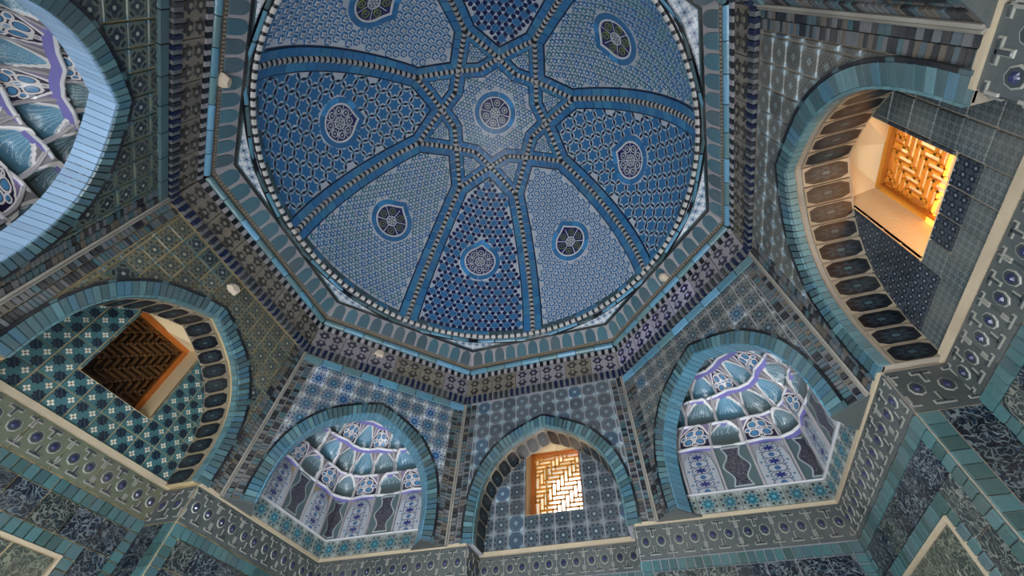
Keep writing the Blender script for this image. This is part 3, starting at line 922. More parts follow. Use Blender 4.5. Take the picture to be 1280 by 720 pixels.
mb = MB(); qs = [QR*(i/RNG) for i in range(1, RNG+1)]
vs = [D(2*PI*j/SEG, q, 0) for q in qs for j in range(SEG)]+[(0, 0, zz(0))]
fs = [[i*SEG+j, i*SEG+(j+1) % SEG, (i+1)*SEG+(j+1) % SEG, (i+1)*SEG+j] for i in range(RNG-1) for j in range(SEG)]+[[len(vs)-1, j, (j+1) % SEG] for j in range(SEG)]
mb.add(vs, fs)
dome = link('ceiling', mb.mesh('ceiling', M['dome_ground'], True), None, 'structure',
            'blue mosaic dome with eight ribs, teardrop medallions and central star', 'dome', rz=ROT0)
SECT = PI/4
def sector_copies(name, me, n=8, kind=None, off=0.0, mats=None, label=None):
    os = []
    for k in range(n):
        o = link(name, me, dome, kind, label, rz=off-k*SECT)
        if mats: own_mat(o, rnd.choice(mats))
        os.append(o)
    return os
QC, QY = q_of_rho(.312), q_of_rho(.472)
A8 = PI/8
pol = lambda q, phi: np.array([q*math.sin(phi), q*math.cos(phi)])
Cp, Yr, Yl = pol(QC, 0), pol(QY, A8), pol(QY, -A8)
def isect(p, d, q, e):
    t = ((q[0]-p[0])*e[1]-(q[1]-p[1])*e[0])/(d[0]*e[1]-d[1]*e[0]); return p+d*t
ax_r = pol(1, A8); ax_l = pol(1, -A8)
Ir = isect(Yl, Cp-Yl, np.zeros(2), ax_r)      # line Y(left) through C reaches the right axis at I
Il = np.array([-Ir[0], Ir[1]])
C2 = pol(QC, 2*A8)
W1, W2, W3 = .0145, .05, .057
def offline(a, b, d):
    """line a->b moved to its right by d"""
    v = (b-a)/np.linalg.norm(b-a); n = np.array([v[1], -v[0]]); return a+n*d, v
def poly_off(P, d):
    """inset a ccw polygon by d"""
    n = len(P); out = []
    for i in range(n):
        a, v = offline(P[i-1], P[i], -d); b, w = offline(P[i], P[(i+1) % n], -d)
        out.append(isect(a, v, b, w))
    return out
def split_quad(a0, a1, b0, b1, n, g=.05):
    """quads between edge a0->a1 and b0->b1"""
    for i in range(n):
        s, t = (i+g)/n, (i+1-g)/n
        yield [a0+(a1-a0)*s, a0+(a1-a0)*t, b0+(b1-b0)*t, b0+(b1-b0)*s]
def plate(mb, pts, h0=.007, hb=-.001, mat=0, fn=DP, uv=None):
    n = len(pts); vs = [fn(p[0], p[1], h0) for p in pts]+[fn(p[0], p[1], hb) for p in pts]
    mb.add(vs, [list(range(n))]+[[i, n+i, n+(i+1) % n, (i+1) % n] for i in range(n)], mat, (uv or [(0, 0)]*n)*2)
DG = lambda u, v, h: D(u, v, h)        # (phi, q) coordinates
strip_mats = [M['blue'], M['blue'], M['strip2']]
# -- outer panels: sides along the ribs
def side_phi(q, d, s): return s*(A8-d/rho(q))
qoff = {}
for d in (W1, W2, W3):
    a, v = offline(Yr, Cp, -d)          # outside of Y->C (towards the ring)
    p, w = offline(np.zeros(2), ax_r, -d)
    # choose the side lying in the panel
    cand = []
    for s1 in (1, -1):
        for s2 in (1, -1):
            a, v = offline(Yr, Cp, s1*d); p, w = offline(np.zeros(2), ax_r, s2*d); x = isect(a, v, p, w)
            cand.append(x)
    x = max((c for c in cand if math.atan2(c[0], c[1]) < A8), key=lambda c: np.hypot(*c))
    s1 = max((1, -1), key=lambda s: np.hypot(*isect(*offline(Yr, Cp, s*d), np.zeros(2), pol(1, 0))))
    tip = isect(*offline(Yr, Cp, s1*d), np.zeros(2), pol(1, 0))
    qoff[d] = (x, tip)
QB1, QB2 = QR-.004, QR-.034             # turquoise strip along the foot of each panel
nside = 15
for s in (1, -1):
    q1 = np.hypot(*qoff[W1][0]); q2 = np.hypot(*qoff[W2][0])
    for i in range(nside):
        def qq(t, q0): return q0+(QB1-q0)*t
        t0, t1 = (i+.05)/nside, (i+.95)/nside
        pts = [(side_phi(qq(t0, q1), W1, s), qq(t0, q1)), (side_phi(qq(t1, q1), W1, s), qq(t1, q1)), (side_phi(qq(t1, q2), W2, s), qq(t1, q2)), (side_phi(qq(t0, q2), W2, s), qq(t0, q2))]
        mb = MB(); plate(mb, pts, .008, -.001, 0, DG)
        sector_copies('strip_tile', mb.mesh('strip_tile', M['blue']), mats=strip_mats)
    x1, t1_ = qoff[W1]; x2, t2_ = qoff[W2]
    m = np.array([s, 1])
    for pts in split_quad(x1*m, t1_*m, x2*m, t2_*m, 4):
        mb = MB(); plate(mb, pts, .008); sector_copies('strip_tile', mb.mesh('strip_tile', M['blue']), mats=strip_mats)
# strip along the foot
nb = 9; ph = A8-W2/rho(QB2)
for i in range(nb):
    p0 = -ph+2*ph*(i+.04)/nb; p1 = -ph+2*ph*(i+.96)/nb
    mb = MB(); plate(mb, [(p0, QB2), (p1, QB2), (p1, QB1), (p0, QB1)], .008, -.001, 0, DG)
    sector_copies('strip_tile', mb.mesh('strip_tile', M['blue']), mats=[M['tealdk'], M['strip2']])
# navy outline inside the strips
mb = MB(); x2, tp2 = qoff[W2]; x3, tp3 = qoff[W3]
for s in (1, -1):
    m = np.array([s, 1]); q2, q3 = np.hypot(*x2), np.hypot(*x3)
    plate(mb, [x2*m, tp2*m, tp3*m, x3*m], .005)
    for i in range(16):
        t0, t1 = i/16, (i+1)/16; f = lambda t, q0: q0+(QB2-q0)*t
        plate(mb, [(side_phi(f(t0, q2), W2, s), f(t0, q2)), (side_phi(f(t1, q2), W2, s), f(t1, q2)), (side_phi(f(t1, q3), W3, s), f(t1, q3)), (side_phi(f(t0, q3), W3, s), f(t0, q3))], .005, -.001, 0, DG)
for i in range(10):
    p0 = -ph+2*ph*i/10; p1 = -ph+2*ph*(i+1)/10
    plate(mb, [(p0, QB2-.007), (p1, QB2-.007), (p1, QB2), (p0, QB2)], .005, -.001, 0, DG)
sector_copies('panel_outline', mb.mesh('panel_outline', M['navy']))
# -- kites round the star, centred on the rib axis
kite = [Cp, Ir, C2, Yr]
if area([tuple(p) for p in kite]) < 0: kite = kite[::-1]
k1, k2, k3 = (poly_off(kite, d) for d in (W1, .036, .041))
for i in range(4):
    n = 2 if np.linalg.norm(k1[i]-k1[(i+1) % 4]) > .09 else 1
    for pts in split_quad(k1[i], k1[(i+1) % 4], k2[i], k2[(i+1) % 4], n):
        mb = MB(); plate(mb, pts, .008); sector_copies('strip_tile', mb.mesh('strip_tile', M['blue']), mats=strip_mats)
mb = MB()
for i in range(4): plate(mb, [k2[i], k2[(i+1) % 4], k3[(i+1) % 4], k3[i]], .005)
sector_copies('kite_outline', mb.mesh('kite_outline', M['navy']))
# -- inner star border (half sector, mirrored)
def star_pts(d):
    a, v = offline(Cp, Ir, d); 
    c = isect(a, v, np.zeros(2), pol(1, 0)); i_ = isect(a, v, np.zeros(2), ax_r)
    if np.hypot(*c) > np.hypot(*Cp): a, v = offline(Cp, Ir, -d); c = isect(a, v, np.zeros(2), pol(1, 0)); i_ = isect(a, v, np.zeros(2), ax_r)
    return c, i_
s1, s2, s3 = star_pts(W1), star_pts(.042), star_pts(.048)
for s in (1, -1):
    m = np.array([s, 1])
    for pts in split_quad(s1[0]*m, s1[1]*m, s2[0]*m, s2[1]*m, 2):
        mb = MB(); plate(mb, pts, .008); sector_copies('strip_tile', mb.mesh('strip_tile', M['blue']), mats=strip_mats)
mb = MB()
for s in (1, -1):
    m = np.array([s, 1]); plate(mb, [s2[0]*m, s2[1]*m, s3[1]*m, s3[0]*m], .005)
sector_copies('star_outline', mb.mesh('star_outline', M['navy']))
# -- cables of black and white beads
def cable(mb, pts, n, R=.0155, fn=DP):
    P = [np.array(p) for p in pts]
    L = np.concatenate([[0], np.cumsum([np.linalg.norm(P[i+1]-P[i]) for i in range(len(P)-1)])])
    at = lambda s: np.array([np.interp(s, L, [p[k] for p in P]) for k in (0, 1)])
    for i in range(n):
        e0 = i+(.04 if i % 2 == 0 else -.04); e1 = i+1+(-.04 if i % 2 == 0 else .04)
        a0, a1 = at(L[-1]*max(e0, 0)/n), at(L[-1]*min(e1, n)/n)
        w0 = Vector(fn(*a0, 0)); w1 = Vector(fn(*a1, 0)); up = (Vector(fn(*a0, .1))-w0).normalized()
        t = (w1-w0).normalized(); r = t.cross(up).normalized()
        f = 1.0 if i % 2 else .82
        prof = [(R*f*math.cos(x), R*f*math.sin(x)*1.1+.001) for x in np.linspace(0, PI, 6)]
        sweep(mb, [(w0, r, up), (w1, r, up)], prof, i % 2)
def mk_cable(name, pts, n, fn=DP):
    mb = MB(); cable(mb, pts, n, fn=fn); return mb.mesh(name, [M['ink'], M['cable_w']])
me = mk_cable('rib_cable', [(A8, q) for q in np.linspace(QY-.005, QR, 24)], 60, DG)
sector_copies('rib_cable', me, kind='stuff')
for s in (1, -1):
    m = np.array([s, 1])
    me = mk_cable('star_cable', [Yr*m, Cp*m], 16); sector_copies('star_cable', me, kind='stuff')
    me = mk_cable('star_cable', [Cp*m, Ir*m], 9); sector_copies('star_cable', me, kind='stuff')

# -- fields of small stars
def in_poly(x, y, P):
    c = False; n = len(P)
    for i in range(n):
        a, b = P[i], P[i-1]
        if (a[1] > y) != (b[1] > y) and x < (b[0]-a[0])*(y-a[1])/(b[1]-a[1])+a[0]: c = not c
    return c
MQ = q_of_rho(.755)
MR = .126
def drop(R, n=36, tip=1.25, w=.62):
    """teardrop outline, tip along +y"""
    out = []
    for i in range(n):
        t = 2*PI*i/n; x, y = R*math.sin(t), R*math.cos(t)
        a = abs((t+PI) % (2*PI)-PI)
        if a < w: y = R*(math.cos(w)+(tip-math.cos(w))*(1-a/w)**1.15)
        out.append((x, y))
    return out
dropo = drop(MR+.004)
def in_panel(x, q, mg=0.0):
    """x: distance across, q: distance from the crown"""
    ph = x/rho(q)
    if q > QB2-.008-mg or q < .2: return False
    if (A8-abs(ph))*rho(q) < W3+mg: return False
    X, Y = q*math.sin(ph), q*math.cos(ph)
    tip = qoff[W3][1]; xx = qoff[W3][0]
    s = 1 if X >= 0 else -1; xx = xx*np.array([s, 1])
    v = (xx-tip)/np.linalg.norm(xx-tip); nrm = np.array([-v[1], v[0]]); nrm = nrm if nrm[1] > 0 else -nrm
    if (np.array([X, Y])-tip)@nrm < mg: return False
    if in_poly(x, MQ-q, dropo): return False
    return True
def gram(R, k=.577, n=6, a0=PI/2): return [(R*(1 if i % 2 == 0 else k)*math.cos(a0+i*PI/n), R*(1 if i % 2 == 0 else k)*math.sin(a0+i*PI/n)) for i in range(2*n)]
def ngon(R, n, a0=0, sx=1, sy=1): return [(R*sx*math.cos(a0+2*PI*i/n), R*sy*math.sin(a0+2*PI*i/n)) for i in range(n)]
def rotp(P, a): return [(x*math.cos(a)-y*math.sin(a), x*math.sin(a)+y*math.cos(a)) for x, y in P]
DXQ = lambda x, q, h: D(x/rho(q), q, h)
def flat(mb, pts, h, mat, fn):
    n = len(pts); cx = sum(p[0] for p in pts)/n; cy = sum(p[1] for p in pts)/n
    R = max(math.hypot(p[0]-cx, p[1]-cy) for p in pts)
    if R < .03: mb.add([fn(p[0], p[1], h) for p in pts], [list(range(n))], mat); return
    ks = [1, .8, .6, .4, .2]; vs = [fn(cx+(p[0]-cx)*k, cy+(p[1]-cy)*k, h) for k in ks for p in pts]+[fn(cx, cy, h)]
    fs = [[r*n+i, r*n+(i+1) % n, (r+1)*n+(i+1) % n, (r+1)*n+i] for r in range(4) for i in range(n)]+[[4*n+i, 4*n+(i+1) % n, 5*n] for i in range(n)]
    mb.add(vs, fs, mat)
def raised(mb, pts, h, mat, fn):
    n = len(pts); cx = sum(p[0] for p in pts)/n; cy = sum(p[1] for p in pts)/n
    vs = [fn(p[0], p[1], h) for p in pts]+[fn(cx+(p[0]-cx)*1.06, cy+(p[1]-cy)*1.06, .0) for p in pts]
    mb.add(vs, [list(range(n))]+[[i, n+i, n+(i+1) % n, (i+1) % n] for i in range(n)], mat)
def lattice(p, x0, x1, y0, y1):
    r = 0; y = y0
    while y < y1:
        x = x0+(p/2 if r % 2 else 0)
        while x < x1: yield x, y; x += p
        y += p*.866; r += 1
def fill_A(test, fn, box, p=.07):
    mb = MB()
    for x, y in lattice(p, *box):
        if test(x, y, .012): raised(mb, [(x+a, y+b) for a, b in gram(p*.45, .5)], .003, 0, fn)
        for a in (0, PI/3, 2*PI/3):
            mx, my = x+p/2*math.cos(a), y+p/2*math.sin(a)
            if test(mx, my, .006): raised(mb, [(mx+q, my+w) for q, w in ngon(p*.18, 8, a)], .0035, 4, fn)
    return mb
def fill_B(test, fn, box, p=.08):
    mb = MB()
    for x, y in lattice(p, *box):
        if test(x, y, .004):
            raised(mb, [(x+a, y+b) for a, b in gram(p*.43, .62)], .003, 0, fn)
        for a in (PI/6, PI/2):                              # triangles where three circles meet
            cx, cy = x+p*.577*math.cos(a), y+p*.577*math.sin(a)
            if test(cx, cy, .004): raised(mb, [(cx+q, cy+w) for q, w in gram(p*.16, .5, 3, a)], .003, 2, fn)
        for a in (0, PI/3, 2*PI/3):
            mx, my = x+p/2*math.cos(a), y+p/2*math.sin(a)
            if test(mx, my, .004):
                lens = rotp([(-.0, -.2), (.06, -.1), (.075, 0), (.06, .1), (0, .2), (-.06, .1), (-.075, 0), (-.06, -.1)], a)
                raised(mb, [(mx+q*p, my+w*p) for q, w in lens], .004, 1, fn)
    return mb
def fill_C(test, fn, box, p=.044, alt=False):
    mb = MB(); r = random.Random(5)
    for x, y in lattice(p, *box):
        if test(x, y, .008):
            a0 = r.random()*.3
            raised(mb, [(x+a, y+b) for a, b in gram(p*.49, .55, 6, PI/2+a0)], .0026, 0 if r.random() < .55 else 2, fn)
            flat(mb, [(x+a, y+b) for a, b in ngon(p*.15, 6)], .004, 3, fn)
        for a in (PI/6, PI/2):
            cx, cy = x+p*.577*math.cos(a), y+p*.577*math.sin(a)
            if test(cx, cy, .004): flat(mb, [(cx+q, cy+w) for q, w in ngon(p*.11, 5, a)], .003, 1 if r.random() < .6 else 2, fn)
    return mb
def fill_C2(test, fn, box, p=.046):
    mb = MB()
    for x, y in lattice(p, *box):
        if test(x, y, .010):
            raised(mb, [(x+a, y+b) for a, b in ngon(p*.47, 6, PI/6)], .002, 0, fn)
            raised(mb, [(x+a, y+b) for a, b in gram(p*.33, .62, 4, PI/4)], .004, 3, fn)
            flat(mb, [(x+a, y+b) for a, b in ngon(p*.1, 4)], .0048, 1, fn)
    return mb
M['mosaic_blue'] = plain('mosaic_blue', '#346f9f', .42, 0, .25, '#4d6f88')
M['mosaic_teal'] = plain('mosaic_teal', '#3f788c', .42, 0, .25, '#5c7880')
M['mosaic_white'] = plain('mosaic_white', '#c3c7cd', .4, 0, .25, '#8f9094')
M['mosaic_navy'] = plain('mosaic_navy', '#161c4c', .35, 0, .12)
mos = [M['mosaic_blue'], M['navy'], M['mosaic_teal'], M['mosaic_white'], M['mosaic_navy']]
box = (-.36, .36, .2, QR)
meA = fill_A(in_panel, DXQ, box).mesh('panel_mosaic', mos)
meB = fill_B(in_panel, DXQ, box).mesh('panel_mosaic', mos)
meC = fill_C(in_panel, DXQ, box).mesh('panel_mosaic', mos)
meC2 = fill_C2(in_panel, DXQ, box).mesh('panel_mosaic', mos)
# panel k lies at compass angle (90 - 22.5 - 45k) after the half-sector turn
PTYPE = {68: meC2, 23: meB, -22: meC, -67: meA, -112: meC2, -157: meB, 158: meC, 113: meA}
HALF = -A8
def panel_rz(k): return HALF-k*SECT
for o in list(dome.children): pass
for k in range(8):
    ang = 90+math.degrees(panel_rz(k)); ang = (ang+180) % 360-180
    key = min(PTYPE, key=lambda a: abs((a-ang+180) % 360-180))
    link('panel_mosaic', PTYPE[key], dome, 'stuff', rz=panel_rz(k))
# turn everything built on the sector axis onto the panel axes
for o in bpy.data.objects:
    if o.parent is dome and o.name.split('.')[0] in ('strip_tile', 'panel_outline', 'kite_outline', 'star_outline', 'rib_cable', 'star_cable'):
        o.rotation_euler[2] += HALF
# star and kite fields
starP = []
for k in range(8):
    for q in (s3[0], s3[1]):
        a = -k*SECT; starP.append((q[0]*math.cos(a)-q[1]*math.sin(a), q[0]*math.sin(a)+q[1]*math.cos(a)))
def in_star(x, y, mg=0):
    r = math.hypot(x, y)
    return r > .134+mg*.5 and in_poly(x*(1+mg/max(r, .05)), y*(1+mg/max(r, .05)), starP)
link('star_mosaic', fill_C(in_star, DP, (-.35, .35, -.35, .35), .042).mesh('star_mosaic', mos), dome, 'stuff', rz=HALF)
kp = [tuple(p) for p in k3]; kc = sum(k3)/4
def in_kite(x, y, mg=0): return in_poly(kc[0]+(x-kc[0])*(1+mg*6), kc[1]+(y-kc[1])*(1+mg*6), kp)
me = fill_C(in_kite, DP, (-.05, .35, .15, .55), .036).mesh('kite_mosaic', mos)
for k in range(8): link('kite_mosaic', me, dome, 'stuff', rz=HALF-k*SECT)

# -- medallions
M['med_disc'] = plain('medallion_indigo', '#23235c', .3, 0, .15)
M['med_slate'] = plain('medallion_slate', '#2d3350', .35, 0, .2)
M['med_green'] = plain('medallion_green', '#7d8a3e', .35, .3, .2)
M['med_grey'] = plain('medallion_grey', '#5a6068', .35, .3, .2)
def ring_poly(mb, Po, Pi, h, mat, fn, hb=0.0, gap=0.0, grp=0):
    n = len(Po)
    for i in range(n):
        j = (i+1) % n
        mb.add([fn(*Po[i], h), fn(*Po[j], h), fn(*Pi[j], h), fn(*Pi[i], h), fn(*Po[i], hb), fn(*Po[j], hb), fn(*Pi[j], hb), fn(*Pi[i], hb)],
               [[0, 1, 2, 3], [0, 4, 5, 1], [3, 2, 6, 7]], mat)
def medallion(outl, fn, rz, label, bosscols, nb=8):
    """outl(R): outline; fn(x, y, h): placing"""
    mb = MB(); o = outl(MR+.004)
    flat(mb, o, .003, 0, fn)
    root = link('medallion', mb.mesh('medallion', M['white']), dome, None, label, rz=rz)
    P, Q = outl(MR), outl(MR*.78); n = len(P)
    seg = 3
    for a in range(0, n, seg):
        mb = MB()
        pts = [P[(a+i) % n] for i in range(seg+1)]+[Q[(a+i) % n] for i in range(seg, -1, -1)]
        cx = sum(p[0] for p in pts)/len(pts); cy = sum(p[1] for p in pts)/len(pts)
        pts = [(cx+(p[0]-cx)*.96, cy+(p[1]-cy)*.97) for p in pts]
        vs = [fn(p[0], p[1], .010) for p in pts]+[fn(p[0], p[1], 0) for p in pts]; k = len(pts)
        mb.add(vs, [[i, i+1, k-2-i, k-1-i] for i in range(seg)]+[[i, k+i, k+(i+1) % k, (i+1) % k] for i in range(k)])
        link('border_tile', mb.mesh('border_tile', rnd.choice([M['blue'], M['blue2'], M['blue']])), root)
    mb = MB(); ring_poly(mb, outl(MR*.77), outl(MR*.70), .009, 0, fn); link('white_ring', mb.mesh('white_ring', M['white']), root)
    mb = MB(); flat(mb, [(p[0], p[1]) for p in outl(MR*.70)], .005, 0, fn); link('indigo_disc', mb.mesh('indigo_disc', M['med_disc']), root)
    mb = MB()
    for i in range(nb):
        a = 2*PI*(i+.5)/nb; c, s = math.cos(a), math.sin(a); t = .0022
        flat(mb, [(MR*.26*c-t*s, MR*.26*s+t*c), (MR*.26*c+t*s, MR*.26*s-t*c), (MR*.70*c+t*s, MR*.70*s-t*c), (MR*.70*c-t*s, MR*.70*s+t*c)], .007, 0, fn)
    link('spokes', mb.mesh('spokes', M['white']), root)
    for i in range(nb):
        a = 2*PI*i/nb; cx, cy = MR*.48*math.cos(a), MR*.48*math.sin(a)
        mb = MB(); c = ngon(MR*.15, 14)
        ring_poly(mb, [(cx+x, cy+y) for x, y in c], [(cx+x*.8, cy+y*.8) for x, y in c], .0095, 0, fn)
        flat(mb, [(cx+x*.8, cy+y*.8) for x, y in c], .007, 1, fn)
        flat(mb, [(cx+x*.3, cy+y*.3) for x, y in c], .008, 0, fn)
        link('rosette_boss', mb.mesh('rosette_boss', [bosscols[1], bosscols[0]]), root)
    mb = MB(); c = ngon(MR*.25, 18)
    ring_poly(mb, c, [(x*.84, y*.84) for x, y in c], .0095, 0, fn); flat(mb, [(x*.84, y*.84) for x, y in c], .006, 1, fn)
    for i in range(7):
        a = i*PI/3; r = MR*.13 if i < 6 else 0
        flat(mb, [(r*math.cos(a)+x, r*math.sin(a)+y) for x, y in ngon(MR*.05, 8)], .008, 0, fn)
    link('centre_boss', mb.mesh('centre_boss', [M['mosaic_white'], M['med_grey']]), root)
    return root
for k in range(8):
    g = k % 2 == 0
    ang = (90+math.degrees(panel_rz(k))+180) % 360-180
    key = min(PTYPE, key=lambda a: abs((a-ang+180) % 360-180)); green = PTYPE[key] in (meC, meC2)
    medallion(lambda R: drop(R), lambda x, y, h: DXQ(x, MQ-y, h), panel_rz(k), None, (M['med_disc'], M['med_green']) if green else (M['med_slate'], M['mosaic_white']), 6 if green else 8)
medallion(lambda R: ngon(R, 36), DP, 0, 'round central medallion', (M['med_grey'], M['mosaic_white']), 6)

# -- ring at the foot of the dome
n = 320; mb = MB(); rr = R0-.004
for i in range(n):
    w = i % 2; a0, a1 = 2*PI*(i+(-.12 if w else .12))/n, 2*PI*(i+(1.12 if w else .88))/n
    path = []
    for a in (a0, a1): path.append(((rr*math.sin(a), rr*math.cos(a), .994), (-math.sin(a), -math.cos(a), 0), (0, 0, 1)))
    R = .013 if w else .0105
    sweep(mb, path, [(R*math.cos(t), R*math.sin(t)) for t in np.linspace(-PI/2, PI/2, 6)], w)
    mb.add([], [])
link('bead_ring', mb.mesh('bead_ring', [M['ink'], M['cable_w']]), dome, 'stuff')
# sixteen-sided turquoise ring of tiles, each a piece, on a dark line
for k in range(16):
    for j in range(3):
        a0 = 2*PI*(k+j/3+.01)/16+A8; a1 = 2*PI*(k+(j+1)/3-.01)/16+A8
        def on(a, R):
            m = 2*PI*(math.floor((a-A8)/(2*PI/16)+1e-9)+.5)/16+A8; return R/math.cos(a-m)
        def pt(a, R, z): r = on(a+1e-6 if a == a0 else a-1e-6, R); return (r*math.sin(a), r*math.cos(a), z)
        mb = MB(); pr = ((.893, .985), (.889, .979), (.890, .968), (.897, .962))
        vs = [pt(a, R, z) for a in (a0, a1) for R, z in pr]
        mb.add(vs, [[i, i+1, 5+i, 4+i] for i in range(3)])
        o = link('ring_tile', mb.mesh('ring_tile', rnd.choice([M['teal2'], M['tealdk'], M['roll_hi']]), True), trim)
mb = MB(); n = 128
vs = []
for i in range(n):
    a = 2*PI*i/n
    for R, z in ((.885, .998), (.90, .985), (.905, .96)): vs.append((R*math.sin(a), R*math.cos(a), z))
mb.add(vs, [[i*3+j, i*3+j+1, ((i+1) % n)*3+j+1, ((i+1) % n)*3+j] for i in range(n) for j in range(2)])
link('dome_seat', mb.mesh('dome_seat', M['ink']), trim)
# white lattice panels in the octagon corners
for k in range(8):
    a = A8+k*PI/4; mb = MB(); base = []
    cor = .897/math.cos(A8)
    def P(r, aa, z): return (r*math.sin(aa), r*math.cos(aa), z)
    vs = [P(cor, a, .972)]; uv = [(4, 2)]
    m = 12
    for i in range(m+1):
        aa = a-A8+2*A8*i/m; vs.append(P(.900, aa, .984)); uv.append((8*i/m, 1.6*(0)+.2))
    e = []
    for i in range(m+1):
        aa = a-A8+2*A8*i/m; rr_ = .897/math.cos(min(abs(aa-(a-A8)), abs(aa-(a+A8)))); e.append(P(rr_+.002, aa, .970))
    vs = []; uv = []
    for i in range(m+1):
        aa = a-A8+2*A8*i/m; vs += [P(.898, aa, .985), e[i]]
        ro = math.hypot(e[i][0], e[i][1]); uv += [(10*i/m, .2), (10*i/m, .2+(ro-.898)*15)]
    mb.add(vs, [[2*i, 2*i+1, 2*i+3, 2*i+2] for i in range(m)], 0, uv)
    link('pendentive_panel', mb.mesh('pendentive_panel', M['pend']), trim)

# ------------------------------------------------------------------ windows
def window(idx, side, label, bars, frame, backed):
    rz = SIDES[side]
    mb = MB(); n = len(WIN); BACK = [(-.127, .125), (.127, .125), (.127, .478), (0, .478), (-.127, .478)]
    for i in range(n):
        a, b = WIN[i], WIN[(i+1) % n]
        k = .9
        a2, b2 = BACK[i], BACK[(i+1) % n]
        vs = [FR(a[0], a[1], -.006), FR(b[0], b[1], -.006), FR(b2[0], b2[1], .1), FR(a2[0], a2[1], .1)]
        mb.add(vs, [[0, 1, 2, 3]])
    # masonry tunnel on to the outside
    T = rect(-.127, .10, .127, .56)
    for i in range(4):
        a, b = T[i], T[(i+1) % 4]
        mb.add([FR(a[0], a[1], .125), FR(b[0], b[1], .125), FR(b[0], b[1], .40), FR(a[0], a[1], .40)], [[0, 1, 2, 3]])
    win = link('window_%d' % idx, mb.mesh('window_%d' % idx, M['reveal']), None, 'structure', label, 'window', rz=rz)
    x0, x1, z0, z1 = -.127, .127, .125, .478; fw = .018
    for nm, p in (('frame_rail', rect(x0, z1-fw, x1, z1)), ('frame_rail', rect(x0, z0, x1, z0+fw)), ('frame_stile', rect(x0, z0+fw, x0+fw, z1-fw)), ('frame_stile', rect(x1-fw, z0+fw, x1, z1-fw))):
        mb = MB(); prism(mb, p, FR, .09, .125, 0, .001); link(nm, mb.mesh(nm, frame), win)
    mb = MB(); prism(mb, rect(x0, z1, x1, .56), FR, .1, .125); link('lintel_plaster', mb.mesh('lintel_plaster', M['reveal']), win)
    gx0, gx1, gz0, gz1 = x0+fw, x1-fw, z0+fw, z1-fw
    nx = 11; c = (gx1-gx0)/nx; nz = int((gz1-gz0)/c); gz0 = gz1-nz*c
    def brick(i, j):
        d = (i-j) % 6
        return ('H', i-d, j) if d < 3 else ('V', i, j-(5-d))
    bw = c*.17
    def slat(p):
        mb = MB(); prism(mb, p, FR, .1, .107, 0, 0); link('slat', mb.mesh('slat', bars), win)
    for j in range(nz+1):                      # horizontal slats
        i = 0
        while i < nx:
            if j in (0, nz) or brick(i, j) != brick(i, j-1):
                s = i
                while i < nx and (j in (0, nz) or brick(i, j) != brick(i, j-1)): i += 1
                slat(rect(gx0+s*c-bw, gz0+j*c-bw, gx0+i*c+bw, gz0+j*c+bw))
            else: i += 1
    for i in range(nx+1):
        j = 0
        while j < nz:
            if i in (0, nx) or brick(i, j) != brick(i-1, j):
                s = j
                while j < nz and (i in (0, nx) or brick(i, j) != brick(i-1, j)): j += 1
                slat(rect(gx0+i*c-bw*.98, gz0+s*c, gx0+i*c+bw*.98, gz0+j*c))
            else: j += 1
    if backed:  # added board that blocks outside light, keeping the grille slots dark
        mb = MB(); prism(mb, rect(x0, .1, x1, .56), FR, .125, .14); link('light_blocker', mb.mesh('light_blocker', M['blocker_brown']), win)
    return win
M['blocker_brown'] = wood('light_blocker_brown', '#4e341a', None)
window(1, 'west', 'deep window with dark brown wooden grille in orange frame', M['wood_brown'], M['wood_orange'], True)
window(2, 'north', 'bright window with daylight bursting through an orange wooden grille', M['wood_sunlit'], M['wood_orange'], False)
window(3, 'east', 'deep window with golden glowing wooden grille and plaster reveal', M['wood_sunlit'], M['wood_sunlit'], False)

# ------------------------------------------------------------------ outer shell, added to seal the chamber against stray light
def shell(side, hole):
    mb = MB(); r = rect(-1.75, FLOOR, 1.75, 2.35)
    for p in (minus_convex(r, hole) if hole else [r]):
        F = lambda u, z, w: (u, 1.5+w, z); prism(mb, p, F, 0, .14)
    return link('wall_outer_'+side, mb.mesh('wall_outer_'+side, M['plaster']), None, 'structure', 'plain outer masonry of the %s side, added to seal out light' % side, 'wall', rz=SIDES[side])
for sd in SIDES: shell(sd, rect(-.12, .11, .12, .55) if sd != 'south' else rect(-.28, FLOOR+.001, .28, -.43))
mb = MB(); mb.add([(-1.75, -1.75, 2.35), (1.75, -1.75, 2.35), (1.75, 1.75, 2.35), (-1.75, 1.75, 2.35)], [[0, 1, 2, 3]])
link('ceiling_outer', mb.mesh('ceiling_outer', M['plaster']), None, 'structure', 'flat slab above the dome, added to seal out light', 'roof')
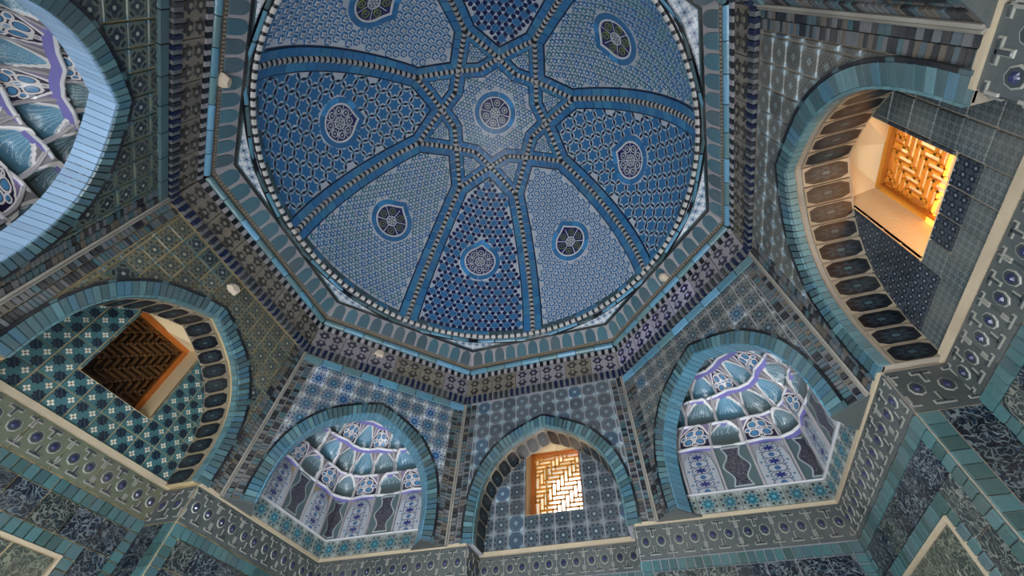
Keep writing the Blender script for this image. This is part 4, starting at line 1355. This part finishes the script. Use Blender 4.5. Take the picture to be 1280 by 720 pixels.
# ------------------------------------------------------------------ plaster plugs stuck to the cornice and walls
def plug(u, a, z, rz, label, sz=.028):
    mb = MB(); pts = ngon(sz, 6, .3, 1, .75)
    prism(mb, pts, lambda x, y, w: (x, w, y), -.02, .012, 0, .006)
    o = link('plaster_plug', mb.mesh('plaster_plug', M['plug']), None, 'thing', label, 'plug', 'plaster plugs', rz=rz)
    c, s = math.cos(rz), math.sin(rz); o.location = ((u*c-a*s)*S, (u*s+a*c)*S, z*S)
M['plug'] = plain('plug_plaster', '#c8b8a4', .8, 0, .2, '#a09080', spec=.2)
plug(.015, .925, .872, 3*PI/4, 'pinkish plaster plug across roll and arcade above pale blue rimmed squinch')
plug(-.029, 1-LEAN*.59-.004, .59, PI/2, 'plaster plug above the arch of the dark brown grille window')
plug(-.09, .948, .765, PI/4, 'plaster plug on the cornice frieze between brown and bright windows')
plug(.043, .915, .885, -PI/4, 'plaster patch on the cornice arcade between bright and golden windows', .022)

# ------------------------------------------------------------------ floor floodlights that wash the dome from below
def floodlight(x, y, label):
    root = link('floor_floodlight', None, None, 'thing', label, 'floodlight', 'floor floodlights'); root.location = (x*S, y*S, FLOOR*S)
    F = lambda u, z, w: (u, z, -w)
    mb = MB(); prism(mb, ngon(.055, 20), F, -.012, -.0005, 0, .003); link('base_plate', mb.mesh('base_plate', M['lamp_metal']), root)
    mb = MB(); prism(mb, ngon(.048, 20), F, -.05, -.012, 0, .004); link('housing', mb.mesh('housing', M['lamp_metal']), root)
    mb = MB(); ring_poly(mb, ngon(.05, 20), ngon(.042, 20), .056, 0, lambda a, b, h: (a, b, h), .048); link('bezel', mb.mesh('bezel', M['lamp_metal']), root)
    mb = MB(); prism(mb, ngon(.042, 20), F, -.052, -.049, 0, 0); link('lens', mb.mesh('lens', M['lamp_lens']), root)
    l = bpy.data.lights.new('floodlight_lamp', 'AREA'); l.shape = 'DISK'; l.size = .082*S; l.energy = 70; l.color = (.86, .92, 1)
    o = bpy.data.objects.new('floodlight_lamp', l); COL.objects.link(o); o.parent = root; o.location = (0, 0, .06*S); o.rotation_euler = (PI, 0, 0)
M['lamp_metal'] = plain('black_lamp_metal', '#1c1c1e', .4, 0, .1)
lm = Shade('lamp_lens'); lm.b.inputs['Base Color'].default_value = (.9, .95, 1, 1); lm.b.inputs['Emission Color'].default_value = (.86, .92, 1, 1); lm.b.inputs['Emission Strength'].default_value = 6; M['lamp_lens'] = lm.m
floodlight(-.34, .1, 'round black floodlight on the floor toward the brown grille window')
floodlight(.34, .1, 'round black floodlight on the floor toward the golden window')
